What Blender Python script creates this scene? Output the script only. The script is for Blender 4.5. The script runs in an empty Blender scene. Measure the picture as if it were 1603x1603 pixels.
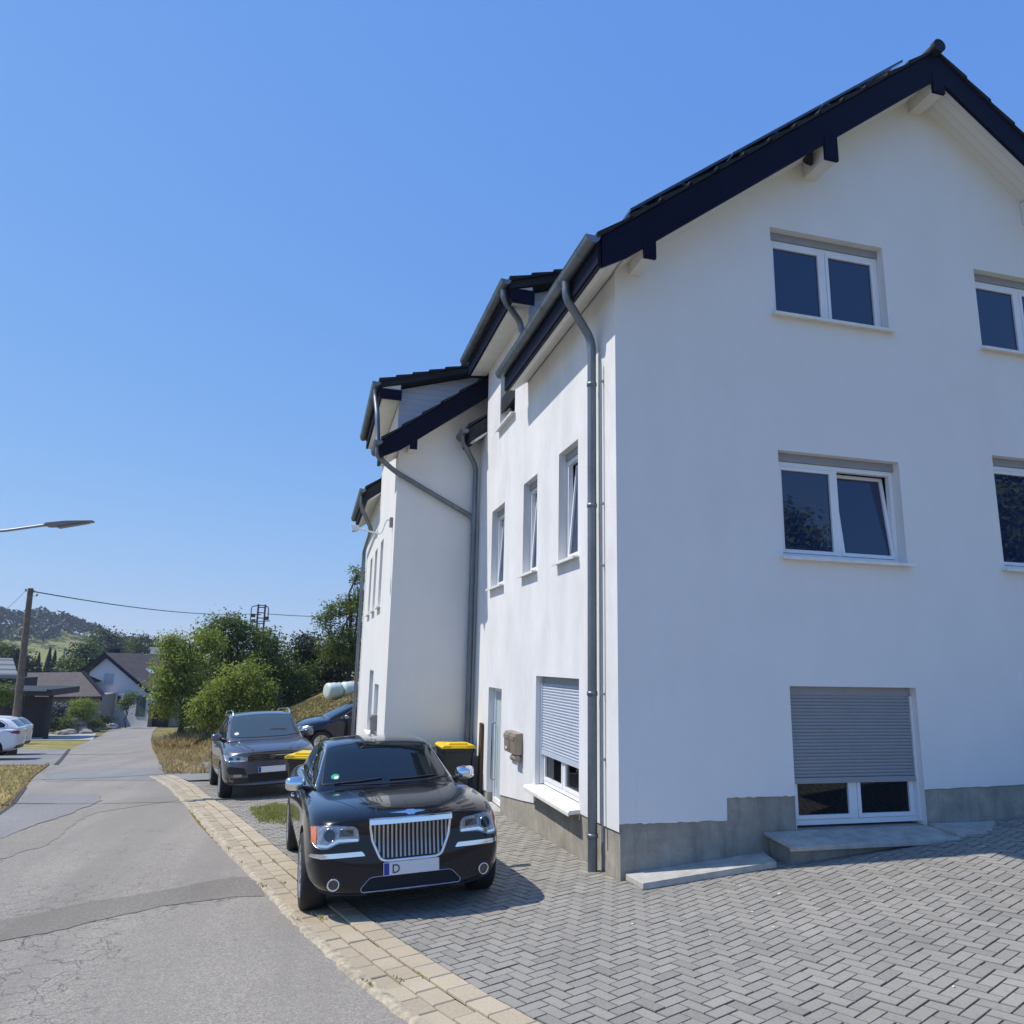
import bpy, bmesh, math, random
from math import sin, cos, pi, radians, sqrt, atan2, exp
from mathutils import Vector, Matrix, noise
from mathutils.bvhtree import BVHTree
from mathutils.geometry import tessellate_polygon
random.seed(7)
sc = bpy.context.scene
COL = sc.collection
K = 1.12      # every length below is in units of 1.12 m; the whole place is brought to metres at the end

# ---------------------------------------------------------------- camera
cam = bpy.data.cameras.new("camera"); camo = bpy.data.objects.new("camera", cam); COL.objects.link(camo)
cam.sensor_width = 36; cam.lens = 1167.09/1603*36; cam.clip_end = 4000; cam.clip_start = 0.05
R_, D_, F_ = (0.96597893, -0.25785996, 0.01982284), (0.07031589, 0.18810458, -0.97962868), (0.24887824, 0.94769452, 0.19983671)
CAMP = Vector((-2.85575, -6.77269, 1.89271))
m = Matrix((( R_[0], -D_[0], -F_[0], CAMP.x), (R_[1], -D_[1], -F_[1], CAMP.y), (R_[2], -D_[2], -F_[2], CAMP.z), (0, 0, 0, 1)))
camo.matrix_world = m
sc.camera = camo
# ---------------------------------------------------------------- light
SUN = Vector((-.64, .20, 1)).normalized()
EL = math.asin(SUN.z); AZ = atan2(SUN.x, SUN.y)
w = bpy.data.worlds.new("World"); sc.world = w; w.use_nodes = True
nt = w.node_tree; nt.nodes.clear()
o_ = nt.nodes.new('ShaderNodeOutputWorld'); bg = nt.nodes.new('ShaderNodeBackground'); sky = nt.nodes.new('ShaderNodeTexSky')
sky.sky_type = 'NISHITA'; sky.sun_disc = False; sky.sun_elevation = EL; sky.sun_rotation = AZ
sky.altitude = 250; sky.air_density = 1.0; sky.dust_density = 0.0; sky.ozone_density = 3.0
bg.inputs[1].default_value = 0.135
sep_ = nt.nodes.new('ShaderNodeSeparateColor'); com_ = nt.nodes.new('ShaderNodeCombineColor'); nt.links.new(sky.outputs[0], sep_.inputs[0])
for i, (g_, k_) in enumerate(((.70, 1.00), (.48, 1.83), (.17, 4.8))):
    p_ = nt.nodes.new('ShaderNodeMath'); p_.operation = 'POWER'; p_.inputs[1].default_value = g_; m_ = nt.nodes.new('ShaderNodeMath'); m_.operation = 'MULTIPLY'; m_.inputs[1].default_value = k_
    nt.links.new(sep_.outputs[i], p_.inputs[0]); nt.links.new(p_.outputs[0], m_.inputs[0]); nt.links.new(m_.outputs[0], com_.inputs[i])
nt.links.new(com_.outputs[0], bg.inputs[0]); nt.links.new(bg.outputs[0], o_.inputs[0])
sl = bpy.data.lights.new("sun", 'SUN'); sl.energy = 4.6; sl.angle = radians(.53); sl.color = (1, .935, .84)
so = bpy.data.objects.new("sun", sl); COL.objects.link(so); so.rotation_euler = SUN.to_track_quat('Z', 'Y').to_euler(); so.location = (0, 0, 30)
sc.view_settings.view_transform = 'Standard'; sc.view_settings.look = 'None'; sc.view_settings.gamma = 1
sc.view_settings.exposure = 0.0
sc.cycles.volume_bounces = 0; sc.cycles.max_bounces = 6; sc.cycles.use_denoising = True; sc.cycles.transparent_max_bounces = 8

# ---------------------------------------------------------------- materials
class N:
    def __init__(s, name):
        s.m = bpy.data.materials.new(name); s.m.use_nodes = True; s.t = s.m.node_tree; s.b = s.t.nodes['Principled BSDF']
        s.tc = s.t.nodes.new('ShaderNodeTexCoord')
    def new(s, t, **k):
        n = s.t.nodes.new(t)
        for a, v in k.items(): setattr(n, a, v)
        return n
    def link(s, a, b): s.t.links.new(a, b)
    def noise(s, scale, detail=4, rough=.6, vec=None, dist=0, stretch=None):
        n = s.new('ShaderNodeTexNoise'); n.inputs['Scale'].default_value = scale; n.inputs['Detail'].default_value = detail
        n.inputs['Roughness'].default_value = rough; n.inputs['Distortion'].default_value = dist
        v = vec or s.tc.outputs['Object']
        if stretch:
            mp = s.new('ShaderNodeMapping'); mp.inputs['Scale'].default_value = stretch; s.link(v, mp.inputs[0]); v = mp.outputs[0]
        s.link(v, n.inputs['Vector']); return n.outputs[0]
    def vor(s, scale, feature='F1', stretch=None):
        n = s.new('ShaderNodeTexVoronoi', feature=feature); n.inputs['Scale'].default_value = scale
        v = s.tc.outputs['Object']
        if stretch:
            mp = s.new('ShaderNodeMapping'); mp.inputs['Scale'].default_value = stretch; s.link(v, mp.inputs[0]); v = mp.outputs[0]
        s.link(v, n.inputs['Vector']); return n
    def ramp(s, fac, stops, interp='LINEAR'):
        r = s.new('ShaderNodeValToRGB'); r.color_ramp.interpolation = interp
        e = r.color_ramp.elements
        while len(e) < len(stops): e.new(0.5)
        for i, (p, c) in enumerate(stops):
            e[i].position = p; e[i].color = (*c, 1) if len(c) == 3 else c
        s.link(fac, r.inputs[0]); return r.outputs[0]
    def mix(s, fac, a, b, mode='MIX'):
        n = s.new('ShaderNodeMix', data_type='RGBA', blend_type=mode)
        if isinstance(fac, (int, float)): n.inputs[0].default_value = fac
        else: s.link(fac, n.inputs[0])
        for i, v in ((6, a), (7, b)):
            if isinstance(v, tuple): n.inputs[i].default_value = (*v, 1)
            else: s.link(v, n.inputs[i])
        return n.outputs[2]
    def math(s, op, a, b=0.):
        n = s.new('ShaderNodeMath', operation=op)
        for i, v in ((0, a), (1, b)):
            if isinstance(v, (int, float)): n.inputs[i].default_value = v
            else: s.link(v, n.inputs[i])
        return n.outputs[0]
    def color(s, c):
        if isinstance(c, tuple): s.b.inputs['Base Color'].default_value = (*c, 1)
        else: s.link(c, s.b.inputs['Base Color'])
    def bump(s, h, strength=.3, dist=.01):
        n = s.new('ShaderNodeBump'); n.inputs['Strength'].default_value = strength; n.inputs['Distance'].default_value = dist
        s.link(h, n.inputs['Height']); s.link(n.outputs[0], s.b.inputs['Normal'])
    def p(s, **k):
        for a, v in k.items(): s.b.inputs[a.replace('_', ' ')].default_value = v
        return s

def simple(name, c, rough=.5, metal=0., var=.12, sc_=6, bump=0., coat=0., spec=.5):
    n = N(name); f = n.noise(sc_, 5)
    lo = tuple(x*(1-var) for x in c); hi = tuple(min(1, x*(1+var)) for x in c)
    n.color(n.ramp(f, [(.3, lo), (.7, hi)])); n.p(Roughness=rough, Metallic=metal)
    n.b.inputs['Specular IOR Level'].default_value = spec
    if coat: n.p(Coat_Weight=coat, Coat_Roughness=.03)
    if bump: n.bump(n.noise(sc_*12, 4), bump, .004)
    return n.m

def mk_plaster(name, base, mott):
    n = N(name)
    f1 = n.noise(1.6, 6, .65, stretch=(1, 1, .55)); f2 = n.noise(5, 5, .6)
    c = n.mix(n.ramp(f1, [(.36, (0, 0, 0)), (.66, (1, 1, 1))]), tuple(x*mott for x in base), base)
    c = n.mix(n.ramp(f2, [(.4, (.0, .0, .0)), (.75, (.3, .3, .3))]), c, tuple(x*.95 for x in base))
    # a few faint vertical run marks
    f3 = n.noise(3, 4, .6, stretch=(3, 3, .12)); c = n.mix(n.ramp(f3, [(.62, (0, 0, 0)), (.8, (.28, .28, .28))]), c, (base[0]*.82, base[1]*.82, base[2]*.78))
    gr_ = n.noise(55, 4, .8); c = n.mix(n.ramp(gr_, [(.30, (.5, .5, .5)), (.5, (0, 0, 0))]), c, tuple(x*.86 for x in base))
    spk = n.noise(23, 2, .5); c = n.mix(n.ramp(spk, [(.74, (0, 0, 0)), (.78, (.35, .35, .35))]), c, tuple(x*.75 for x in base))
    n.color(c); n.p(Roughness=.9); n.b.inputs['Specular IOR Level'].default_value = .2
    g = n.noise(95, 4, .7); n.bump(g, .5, .008); return n.m
M = {}
M['plaster'] = mk_plaster('white_render', (.825, .82, .80), .95)
M['plastermottled'] = mk_plaster('mottled_white_render', (.82, .815, .81), .84)  # street wall: the render's own stronger grey mottling
M['plaster2'] = mk_plaster('offwhite_render', (.80, .79, .75), .94)
M['plaster3'] = mk_plaster('house_render', (.74, .75, .78), .95)
def mk_plinth():
    n = N('bare_cement'); f = n.noise(3.5, 7, .7); g = n.noise(1.1, 3)
    c = n.ramp(f, [(.3, (.24, .225, .19)), (.55, (.36, .335, .28)), (.75, (.46, .43, .36))])
    c = n.mix(n.ramp(g, [(.45, (0, 0, 0)), (.7, (.5, .5, .5))]), c, (.27, .255, .22))
    st = n.noise(5, 5, .7, stretch=(2.2, 2.2, .35)); c = n.mix(n.ramp(st, [(.5, (0, 0, 0)), (.72, (.55, .55, .55))]), c, (.16, .15, .125))
    # lumps of spilt white paint
    s_ = n.noise(14, 4, .6); z = n.ramp(s_, [(.70, (0, 0, 0)), (.73, (1, 1, 1))])
    c = n.mix(z, c, (.6, .6, .58)); n.color(c); n.p(Roughness=.95); n.bump(n.noise(60, 5), .5, .006); return n.m
M['plinth'] = mk_plinth()
M['navy'] = simple('dark_navy_board', (.004, .004, .019), .55, var=.2, sc_=3, spec=.12)
M['soffit'] = simple('cream_soffit', (.74, .72, .66), .7, var=.05)
M['cladding'] = None
def mk_clad():
    n = N('grey_cladding'); wv = n.new('ShaderNodeTexWave', wave_type='BANDS', bands_direction='Z', wave_profile='SAW'); wv.inputs['Scale'].default_value = 2.6
    n.link(n.tc.outputs['Object'], wv.inputs[0]); n.color(n.ramp(wv.outputs[1], [(0, (.30, .34, .40)), (.08, (.50, .55, .62)), (1, (.54, .59, .66))])); n.bump(wv.outputs[1], .5, .02); n.p(Roughness=.6); return n.m
M['cladding'] = mk_clad()
M['boards'] = None
def mk_boards():
    n = N('white_soffit_boards'); wv = n.new('ShaderNodeTexWave', wave_type='BANDS', bands_direction='Y', wave_profile='SAW'); wv.inputs['Scale'].default_value = 3.3
    n.link(n.tc.outputs['Object'], wv.inputs[0]); n.color(n.ramp(wv.outputs[1], [(0, (.45, .44, .40)), (.07, (.74, .72, .67)), (1, (.76, .745, .70))])); n.bump(wv.outputs[1], .4, .012); n.p(Roughness=.6); return n.m
M['boards'] = mk_boards()
def mk_zinc():
    n = N('weathered_zinc'); f = n.noise(5, 6, .6, stretch=(1, 1, .4)); g = n.noise(38, 3)
    n.color(n.mix(n.ramp(g, [(.3, (0, 0, 0)), (.7, (.35, .35, .35))]), n.ramp(f, [(.3, (.12, .14, .165)), (.7, (.22, .245, .265))]), (.27, .29, .30)))
    n.p(Roughness=.45, Metallic=.7); return n.m
M['zinc'] = mk_zinc()
def mk_tile(name, a, b):
    n = N(name); f = n.noise(2.4, 5, .7); g = n.noise(30, 3)
    n.color(n.mix(n.ramp(g, [(.4, (0, 0, 0)), (.8, (.4, .4, .4))]), n.ramp(f, [(.35, a), (.7, b)]), tuple(x*.6 for x in a))); n.p(Roughness=.75); n.b.inputs['Specular IOR Level'].default_value = .2; n.bump(g, .3, .004); return n.m
M['tile'] = mk_tile('anthracite_roof_tiles', (.018, .020, .026), (.036, .040, .048))
def mk_browntile():
    n = N('brown_roof_tiles'); f = n.noise(1.6, 5, .7)
    wv = n.new('ShaderNodeTexWave', wave_type='BANDS', bands_direction='Z', wave_profile='SAW'); wv.inputs['Scale'].default_value = 1.5
    n.link(n.tc.outputs['Object'], wv.inputs[0])
    c = n.ramp(f, [(.35, (.055, .041, .036)), (.7, (.10, .075, .066))])
    n.color(n.mix(n.ramp(wv.outputs[1], [(0, (.8, .8, .8)), (.22, (0, 0, 0))]), c, (.025, .02, .02))); n.p(Roughness=.7); return n.m
M['browntile'] = mk_browntile()
M['pvc'] = simple('white_pvc', (.80, .81, .83), .28, var=.04, sc_=3)
M['stonesill'] = simple('white_sill', (.78, .77, .73), .5, var=.08, sc_=9)
def mk_glass(name, c, rough=.015, spec=.9):
    n = N(name); n.color(c); n.p(Roughness=rough, IOR=1.52); n.b.inputs['Specular IOR Level'].default_value = spec
    n.bump(n.noise(1.3, 2), .025, .02); return n.m
M['glass'] = mk_glass('window_glass', (.007, .021, .070), .01, .85)  # deep blue base stands in for reflected sky
M['glassdark'] = mk_glass('window_glass_dark_reflection', (.004, .005, .007), .01, .5)  # lower panes: dark ground reflection put into the near-black base
M['suvglass'] = mk_glass('suv_glass', (.045, .065, .075), .015, 1.)  # paler base than car glass, with the windshield's sky reflection painted in
M['glassgrey'] = mk_glass('frosted_glass', (.42, .50, .50), .35, .5)
M['carglass'] = mk_glass('car_glass', (.006, .011, .016), .012, .55)
M['shutter'] = simple('shutter_slats_grey', (.50, .55, .62), .5, var=.05)
M['shutterd'] = simple('shutter_slats_darker', (.30, .31, .33), .5, var=.05)
M['box'] = simple('mailbox_steel', (.30, .25, .19), .4, metal=.3, var=.15)
M['boxgrey'] = simple('mailbox_grey', (.22, .22, .21), .45, var=.15)
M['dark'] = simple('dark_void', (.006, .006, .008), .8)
M['chrome'] = simple('chrome', (.82, .84, .87), .07, metal=1., var=.02)
M['chromed'] = simple('satin_chrome', (.34, .36, .42), .2, metal=1., var=.04)
M['rubber'] = simple('tyre_rubber', (.018, .018, .019), .75, var=.25, sc_=20)
M['alloy'] = simple('alloy_rim', (.55, .56, .58), .25, metal=.85, var=.05)
M['blackplastic'] = simple('black_plastic', (.014, .014, .016), .45, var=.2)
def paint(name, c, metal=0., rough=.25, flake=0.):
    n = N(name); n.color(c); n.p(Roughness=rough, Metallic=metal, Coat_Weight=1., Coat_Roughness=.02, Coat_IOR=1.43)
    n.b.inputs['Specular IOR Level'].default_value = .1
    if flake: n.bump(n.noise(900, 1), flake, .0006)
    # fine dust
    d = n.noise(7, 6, .7); n.link(n.ramp(d, [(.45, (.015, .015, .015)), (.8, (.05, .05, .05))]), n.b.inputs['Coat Roughness']); return n.m
M['black'] = paint('black_paint', (.006, .007, .011), 0, .2)
M['blackblue'] = paint('black_blue_paint', (.008, .010, .020), 0, .2)
M['greypaint'] = paint('dark_grey_metallic', (.135, .14, .16), .7, .30, .1)
M['whitepaint'] = paint('white_paint', (.78, .79, .80), 0, .3)
M['lampclear'] = simple('headlamp_lens', (.36, .37, .39), .22, metal=.7, var=.35, sc_=28, coat=1)
M['lampdark'] = mk_glass('projector_lens', (.03, .035, .04), .02, 1.)
M['amber'] = simple('amber_reflector', (.70, .17, .05), .2, var=.1, sc_=40, coat=1)
M['redlamp'] = simple('red_lamp', (.25, .006, .01), .15, var=.1, coat=1)
M['plate'] = simple('plate_white', (.72, .73, .74), .35, var=.03)
M['plateblue'] = simple('plate_blue', (.01, .035, .33), .35, var=.03)
M['sticker'] = simple('green_sticker', (.03, .35, .16), .4)
M['yellow'] = simple('yellow_lid_plastic', (.80, .56, .015), .38, var=.06)
M['binbody'] = simple('bin_black_plastic', (.022, .024, .026), .45, var=.15)
M['bingreen'] = simple('grey_green_lid', (.10, .13, .11), .5, var=.1)
M['timber'] = simple('weathered_timber', (.16, .12, .085), .85, var=.3, sc_=5, bump=.4)
M['darktimber'] = simple('black_brown_timber', (.014, .013, .018), .7, var=.2)
M['brownpanel'] = simple('brown_panel', (.06, .035, .02), .5, var=.2)
M['steel'] = simple('galvanised_steel', (.30, .31, .32), .5, metal=.6)
M['rust'] = simple('rusty_lattice_steel', (.07, .045, .04), .8)
M['wire'] = simple('overhead_cable', (.03, .03, .035), .6)
M['lamphead'] = simple('lamp_head_grey', (.20, .19, .21), .5)
M['tarp'] = simple('pale_green_wrap', (.60, .68, .60), .45, var=.12, sc_=3, bump=.4)
M['rock'] = simple('garden_rock', (.30, .28, .25), .9, var=.35, sc_=3, bump=.6)
M['bark'] = simple('bark', (.055, .042, .032), .9, var=.3, sc_=9, bump=.7)
M['stone'] = simple('pale_stone_slab', (.42, .405, .365), .75, var=.25, sc_=7, bump=.3)
M['panelblue'] = simple('solar_cell', (.010, .014, .03), .12, var=.1, coat=1)
M['greendoor'] = simple('grey_green_door', (.075, .12, .12), .5, var=.05)
M['garage'] = simple('beige_wall', (.30, .28, .24), .8)
M['spire'] = simple('copper_spire', (.16, .25, .22), .7)

def mk_asphalt(name, base, cracks=True):
    n = N(name)
    big = n.noise(.55, 5, .6); mid = n.noise(6, 6, .7); fine = n.noise(130, 3, .7); v = n.vor(105)
    b = base
    c = n.ramp(big, [(.3, tuple(x*.80 for x in b)), (.7, tuple(x*1.12 for x in b))])
    c = n.mix(n.ramp(mid, [(.35, (0, 0, 0)), (.75, (.5, .5, .5))]), c, (b[0]*1.2, b[1]*1.17, b[2]*1.12))
    agg = n.ramp(v.outputs['Color'], [(.15, tuple(x*.45 for x in b)), (.5, b), (.9, tuple(min(1, x*1.9) for x in b))])
    c = n.mix(.42, c, agg)
    wt = n.noise(1.1, 4, .6, stretch=(1.5, .10, 1)); c = n.mix(n.ramp(wt, [(.42, (0, 0, 0)), (.62, (.55, .55, .55))]), c, tuple(x*.80 for x in b))
    sp = n.ramp(fine, [(.62, (0, 0, 0)), (.72, (.55, .55, .55))]); c = n.mix(sp, c, tuple(x*.5 for x in b))
    if cracks:
        mpn = n.noise(1.7, 4, .6); 
        vm = n.new('ShaderNodeVectorMath', operation='ADD'); sca = n.new('ShaderNodeVectorMath', operation='SCALE'); sca.inputs[3].default_value = .9
        tx = n.new('ShaderNodeTexNoise'); tx.inputs['Scale'].default_value = 1.8; tx.inputs['Detail'].default_value = 6; n.link(n.tc.outputs['Object'], tx.inputs[0])
        n.link(tx.outputs[1], sca.inputs[0]); n.link(n.tc.outputs['Object'], vm.inputs[0]); n.link(sca.outputs[0], vm.inputs[1])
        cr = n.new('ShaderNodeTexVoronoi', feature='DISTANCE_TO_EDGE'); cr.inputs['Scale'].default_value = 1.25; n.link(vm.outputs[0], cr.inputs['Vector'])
        line = n.ramp(cr.outputs[0], [(.0, (.95, .95, .95)), (.006, (.5, .5, .5)), (.013, (0, 0, 0))])
        cr2 = n.new('ShaderNodeTexVoronoi', feature='DISTANCE_TO_EDGE'); cr2.inputs['Scale'].default_value = 4.5; n.link(vm.outputs[0], cr2.inputs['Vector'])
        line2 = n.ramp(cr2.outputs[0], [(.0, (.8, .8, .8)), (.012, (.35, .35, .35)), (.028, (0, 0, 0))])
        # crazing only in worn areas (towards the left of the carriageway and in patches)
        sep = n.new('ShaderNodeSeparateXYZ'); n.link(n.tc.outputs['Object'], sep.inputs[0])
        left = n.ramp(n.math('ADD', n.math('MULTIPLY', sep.outputs[0], -.5), n.math('MULTIPLY', mpn, 1.2)), [(.0, (0, 0, 0)), (1., (1, 1, 1))])
        wornx = n.math('MULTIPLY', n.math('SUBTRACT', n.math('MULTIPLY', sep.outputs[0], -1.), 3.7), 1.2)
        worn = n.ramp(n.math('ADD', wornx, n.math('MULTIPLY', mpn, 1.)), [(.45, (0, 0, 0)), (1., (1, 1, 1))])
        patch = n.ramp(n.noise(.5, 2), [(.52, (0, 0, 0)), (.66, (1, 1, 1))])
        near = n.ramp(n.math('MULTIPLY', n.math('SUBTRACT', 4., sep.outputs[1]), .25), [(0, (0, 0, 0)), (.8, (1, 1, 1))])
        m1 = n.math('MULTIPLY', line, patch); m2 = n.math('MULTIPLY', n.math('MULTIPLY', line2, worn), near)
        mm = n.math('MINIMUM', n.math('ADD', m1, m2), .85)
        c = n.mix(mm, c, (b[0]*.28, b[1]*.27, b[2]*.25))
        hb = n.math('SUBTRACT', n.math('MULTIPLY', fine, .6), mm); n.bump(hb, .6, .006)
    else: n.bump(fine, .5, .005)
    n.color(c); n.p(Roughness=.88); n.b.inputs['Specular IOR Level'].default_value = .35; return n.m
M['road'] = mk_asphalt('old_asphalt', (.275, .252, .216))
M['roadpatch'] = mk_asphalt('brownish_patch_asphalt', (.205, .187, .158), False)
M['roadpatch2'] = mk_asphalt('tan_patch_asphalt', (.255, .235, .20), False)
M['roaddark'] = mk_asphalt('smooth_grey_asphalt', (.235, .23, .222), False)
M['seamshade'] = simple('seam_and_wire_shadow', (.045, .043, .042), .8)  # colour of the tar seams and of the painted wire shadow
def mk_vary(name, stops, rough=.85, amp=.2, scl=60):
    n = N(name); a = n.new('ShaderNodeVertexColor'); a.layer_name = 'var'
    f = n.noise(scl, 5, .7); g = n.noise(1.1, 4)
    base = n.ramp(a.outputs[0], stops)
    c = n.mix(n.ramp(f, [(.35, (0, 0, 0)), (.8, (amp*2, amp*2, amp*2))]), base, tuple(x*1.35 for x in stops[-1][1]))
    c = n.mix(n.ramp(f, [(.25, (.7, .7, .7)), (.42, (0, 0, 0))]), c, tuple(x*.62 for x in stops[1 if len(stops) > 3 else 0][1]))
    if len(stops) > 3: jm = n.ramp(a.outputs[0], [(.06, (1, 1, 1)), (.10, (0, 0, 0))])
    c = n.mix(n.ramp(g, [(.45, (0, 0, 0)), (.75, (.4, .4, .4))]), c, tuple(x*.82 for x in stops[1 if len(stops) > 3 else 0][1]))
    if len(stops) > 3: c = n.mix(jm, c, stops[0][1])
    n.color(c); n.p(Roughness=rough); n.bump(f, .35, .004); return n.m
M['paver'] = mk_vary('grey_concrete_pavers', [(0, (.050, .046, .038)), (.10, (.205, .195, .172)), (.5, (.262, .248, .217)), (1, (.315, .296, .257))])
M['kerb'] = mk_vary('beige_gutter_blocks', [(0, (.32, .265, .185)), (.5, (.40, .335, .235)), (1, (.47, .40, .285))])
M['joint'] = simple('sandy_joint', (.035, .033, .028), .95, var=.35, sc_=9)
M['roughconc'] = simple('rough_haunch_concrete', (.40, .345, .25), .95, var=.4, sc_=16, bump=.9)
def mk_grass(name, a, b, dry):
    n = N(name); f = n.noise(.8, 6, .7); g = n.noise(22, 5, .7); h = n.noise(2.3, 4)
    c = n.ramp(f, [(.35, a), (.5, b), (.62, dry)]); c = n.mix(n.ramp(g, [(.35, (0, 0, 0)), (.75, (.55, .55, .55))]), c, tuple(x*.5 for x in a))
    n.color(c); n.p(Roughness=.95); n.b.inputs['Specular IOR Level'].default_value = .1; n.bump(g, .8, .05); return n.m
M['grass'] = mk_grass('dry_lawn', (.20, .21, .055), (.32, .28, .10), (.50, .39, .18))
M['grassbank'] = mk_grass('bank_grass', (.15, .145, .045), (.24, .20, .08), (.37, .28, .14))
M['meadow'] = mk_grass('far_meadow', (.20, .22, .06), (.28, .28, .09), (.34, .32, .12))
M['path'] = simple('pale_concrete_drive', (.40, .38, .34), .9, var=.1)
def mk_leaf(name, a, b, trans=.25):
    n = N(name); at = n.new('ShaderNodeVertexColor'); at.layer_name = 'var'
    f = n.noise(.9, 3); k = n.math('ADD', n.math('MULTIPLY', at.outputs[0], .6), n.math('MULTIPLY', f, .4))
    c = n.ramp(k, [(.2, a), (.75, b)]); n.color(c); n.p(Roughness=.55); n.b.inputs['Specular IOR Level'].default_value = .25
    tr = n.new('ShaderNodeBsdfTranslucent'); n.link(c, tr.inputs[0]); mx = n.new('ShaderNodeMixShader'); mx.inputs[0].default_value = trans
    out = n.t.nodes['Material Output']; n.link(n.b.outputs[0], mx.inputs[1]); n.link(tr.outputs[0], mx.inputs[2]); n.link(mx.outputs[0], out.inputs[0]); return n.m
M['leaf'] = mk_leaf('bright_leaves', (.115, .165, .025), (.37, .43, .075), .45)
M['bankblade'] = mk_leaf('bank_blades', (.17, .15, .05), (.36, .30, .13), .3)
M['leafmid'] = mk_leaf('mid_leaves', (.060, .096, .020), (.185, .24, .048), .35)
M['leafdark'] = mk_leaf('dark_leaves', (.016, .032, .012), (.040, .062, .018), .15)
M['conifer'] = mk_leaf('conifer_needles', (.010, .022, .014), (.026, .042, .022), .05)
M['lav'] = mk_leaf('grey_lilac_foliage', (.09, .10, .09), (.22, .21, .25), .1)
M['drygrass'] = mk_leaf('dry_grass_blades', (.34, .25, .11), (.62, .49, .25), .35)
M['greengrass'] = mk_leaf('green_grass_blades', (.20, .23, .05), (.46, .45, .16), .35)
M['farleaf'] = mk_leaf('hill_forest', (.020, .034, .024), (.036, .052, .032), .05)
M['leaflitter'] = simple('pale_fallen_leaf', (.62, .58, .38), .7)

# ---------------------------------------------------------------- mesh helpers
class MB:
    def __init__(s): s.v = []; s.f = []; s.c = []
    def face(s, pts, c=None):
        b = len(s.v); s.v += [tuple(p) for p in pts]; s.f.append(tuple(range(b, b+len(pts)))); s.c.append(c); return s
    def box(s, x0, x1, y0, y1, z0, z1, mat=None):
        b = len(s.v); P = [(x0, y0, z0), (x1, y0, z0), (x1, y1, z0), (x0, y1, z0), (x0, y0, z1), (x1, y0, z1), (x1, y1, z1), (x0, y1, z1)]
        if mat: P = [tuple(mat @ Vector(p)) for p in P]
        s.v += P; s.f += [tuple(b+i for i in q) for q in ((0, 3, 2, 1), (4, 5, 6, 7), (0, 1, 5, 4), (1, 2, 6, 5), (2, 3, 7, 6), (3, 0, 4, 7))]; s.c += [None]*6; return s
    def prism(s, poly, fn, a, b):   # poly 2D, fn(u,v,w)->xyz, extruded from w=a to w=b
        n = len(poly); B = len(s.v); s.v += [tuple(fn(u, v, a)) for u, v in poly]+[tuple(fn(u, v, b)) for u, v in poly]
        tri = tessellate_polygon([[Vector((u, v, 0)) for u, v in poly]])
        for t in tri: s.f.append(tuple(B+i for i in t)); s.f.append(tuple(B+n+i for i in reversed(t))); s.c += [None]*2
        for i in range(n): j = (i+1) % n; s.f.append((B+i, B+j, B+n+j, B+n+i)); s.c.append(None)
        return s
    def tube(s, pts, r, n=12, cap=True):
        pts = [Vector(p) for p in pts]; B = len(s.v); rr = r if isinstance(r, (list, tuple)) else [r]*len(pts)
        up = None
        for i, p in enumerate(pts):
            t = (pts[min(i+1, len(pts)-1)]-pts[max(i-1, 0)]).normalized()
            if up is None: up = Vector((0, 0, 1)) if abs(t.z) < .9 else Vector((0, 1, 0))
            a = t.cross(up).normalized(); up = a.cross(t).normalized()
            for k in range(n): th = 2*pi*k/n; s.v.append(tuple(p+rr[i]*(cos(th)*a+sin(th)*up)))
        for i in range(len(pts)-1):
            for k in range(n): s.f.append((B+i*n+k, B+i*n+(k+1) % n, B+(i+1)*n+(k+1) % n, B+(i+1)*n+k)); s.c.append(None)
        if cap: s.f.append(tuple(B+k for k in reversed(range(n)))); s.f.append(tuple(B+(len(pts)-1)*n+k for k in range(n))); s.c += [None]*2
        return s
    def lathe(s, prof, n=32, mat=None, closed=False):   # prof [(r,z)] around z
        B = len(s.v)
        for r, z in prof:
            for k in range(n):
                p = Vector((r*cos(2*pi*k/n), r*sin(2*pi*k/n), z)); s.v.append(tuple(mat @ p if mat else p))
        for i in range(len(prof)-1):
            for k in range(n): s.f.append((B+i*n+k, B+i*n+(k+1) % n, B+(i+1)*n+(k+1) % n, B+(i+1)*n+k)); s.c.append(None)
        return s

def obj(name, mb, mat, parent=None, smooth=False, bevel=0., label=None, loc=None, vc=False, recalc=True):
    me = bpy.data.meshes.new(name); me.from_pydata(mb.v, [], mb.f)
    if recalc and not vc:
        bm = bmesh.new(); bm.from_mesh(me); bmesh.ops.recalc_face_normals(bm, faces=bm.faces); bm.to_mesh(me); bm.free()
    if vc:
        ca = me.color_attributes.new('var', 'FLOAT_COLOR', 'CORNER'); data = []
        for i, f in enumerate(mb.f):
            c = mb.c[i] if mb.c[i] is not None else .5
            data += [c, c, c, 1.]*len(f)
        ca.data.foreach_set('color', data)
    me.materials.append(mat)
    if smooth:
        for p in me.polygons: p.use_smooth = True
        if smooth != 'all':
            try: me.set_sharp_from_angle(angle=radians(38))
            except Exception: pass
    o = bpy.data.objects.new(name, me); COL.objects.link(o)
    if bevel:
        b = o.modifiers.new('bevel', 'BEVEL'); b.width = bevel; b.segments = 2; b.limit_method = 'ANGLE'; b.angle_limit = radians(40)
    if parent is not None: o.parent = parent
    if loc: o.location = loc
    if label: o['label'] = label
    return o
def thing(name, label, cat, loc=(0, 0, 0), rz=0., group=None):
    o = bpy.data.objects.new(name, None); COL.objects.link(o); o.location = loc; o.rotation_euler = (0, 0, rz); o.empty_display_size = .3
    o['label'] = label; o['category'] = cat
    if group: o['group'] = group
    return o
def tag(o, label, cat, group=None, kind=None):
    o['label'] = label; o['category'] = cat
    if group: o['group'] = group
    if kind: o['kind'] = kind
    return o
def struct(o): o['kind'] = 'structure'; return o
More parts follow.
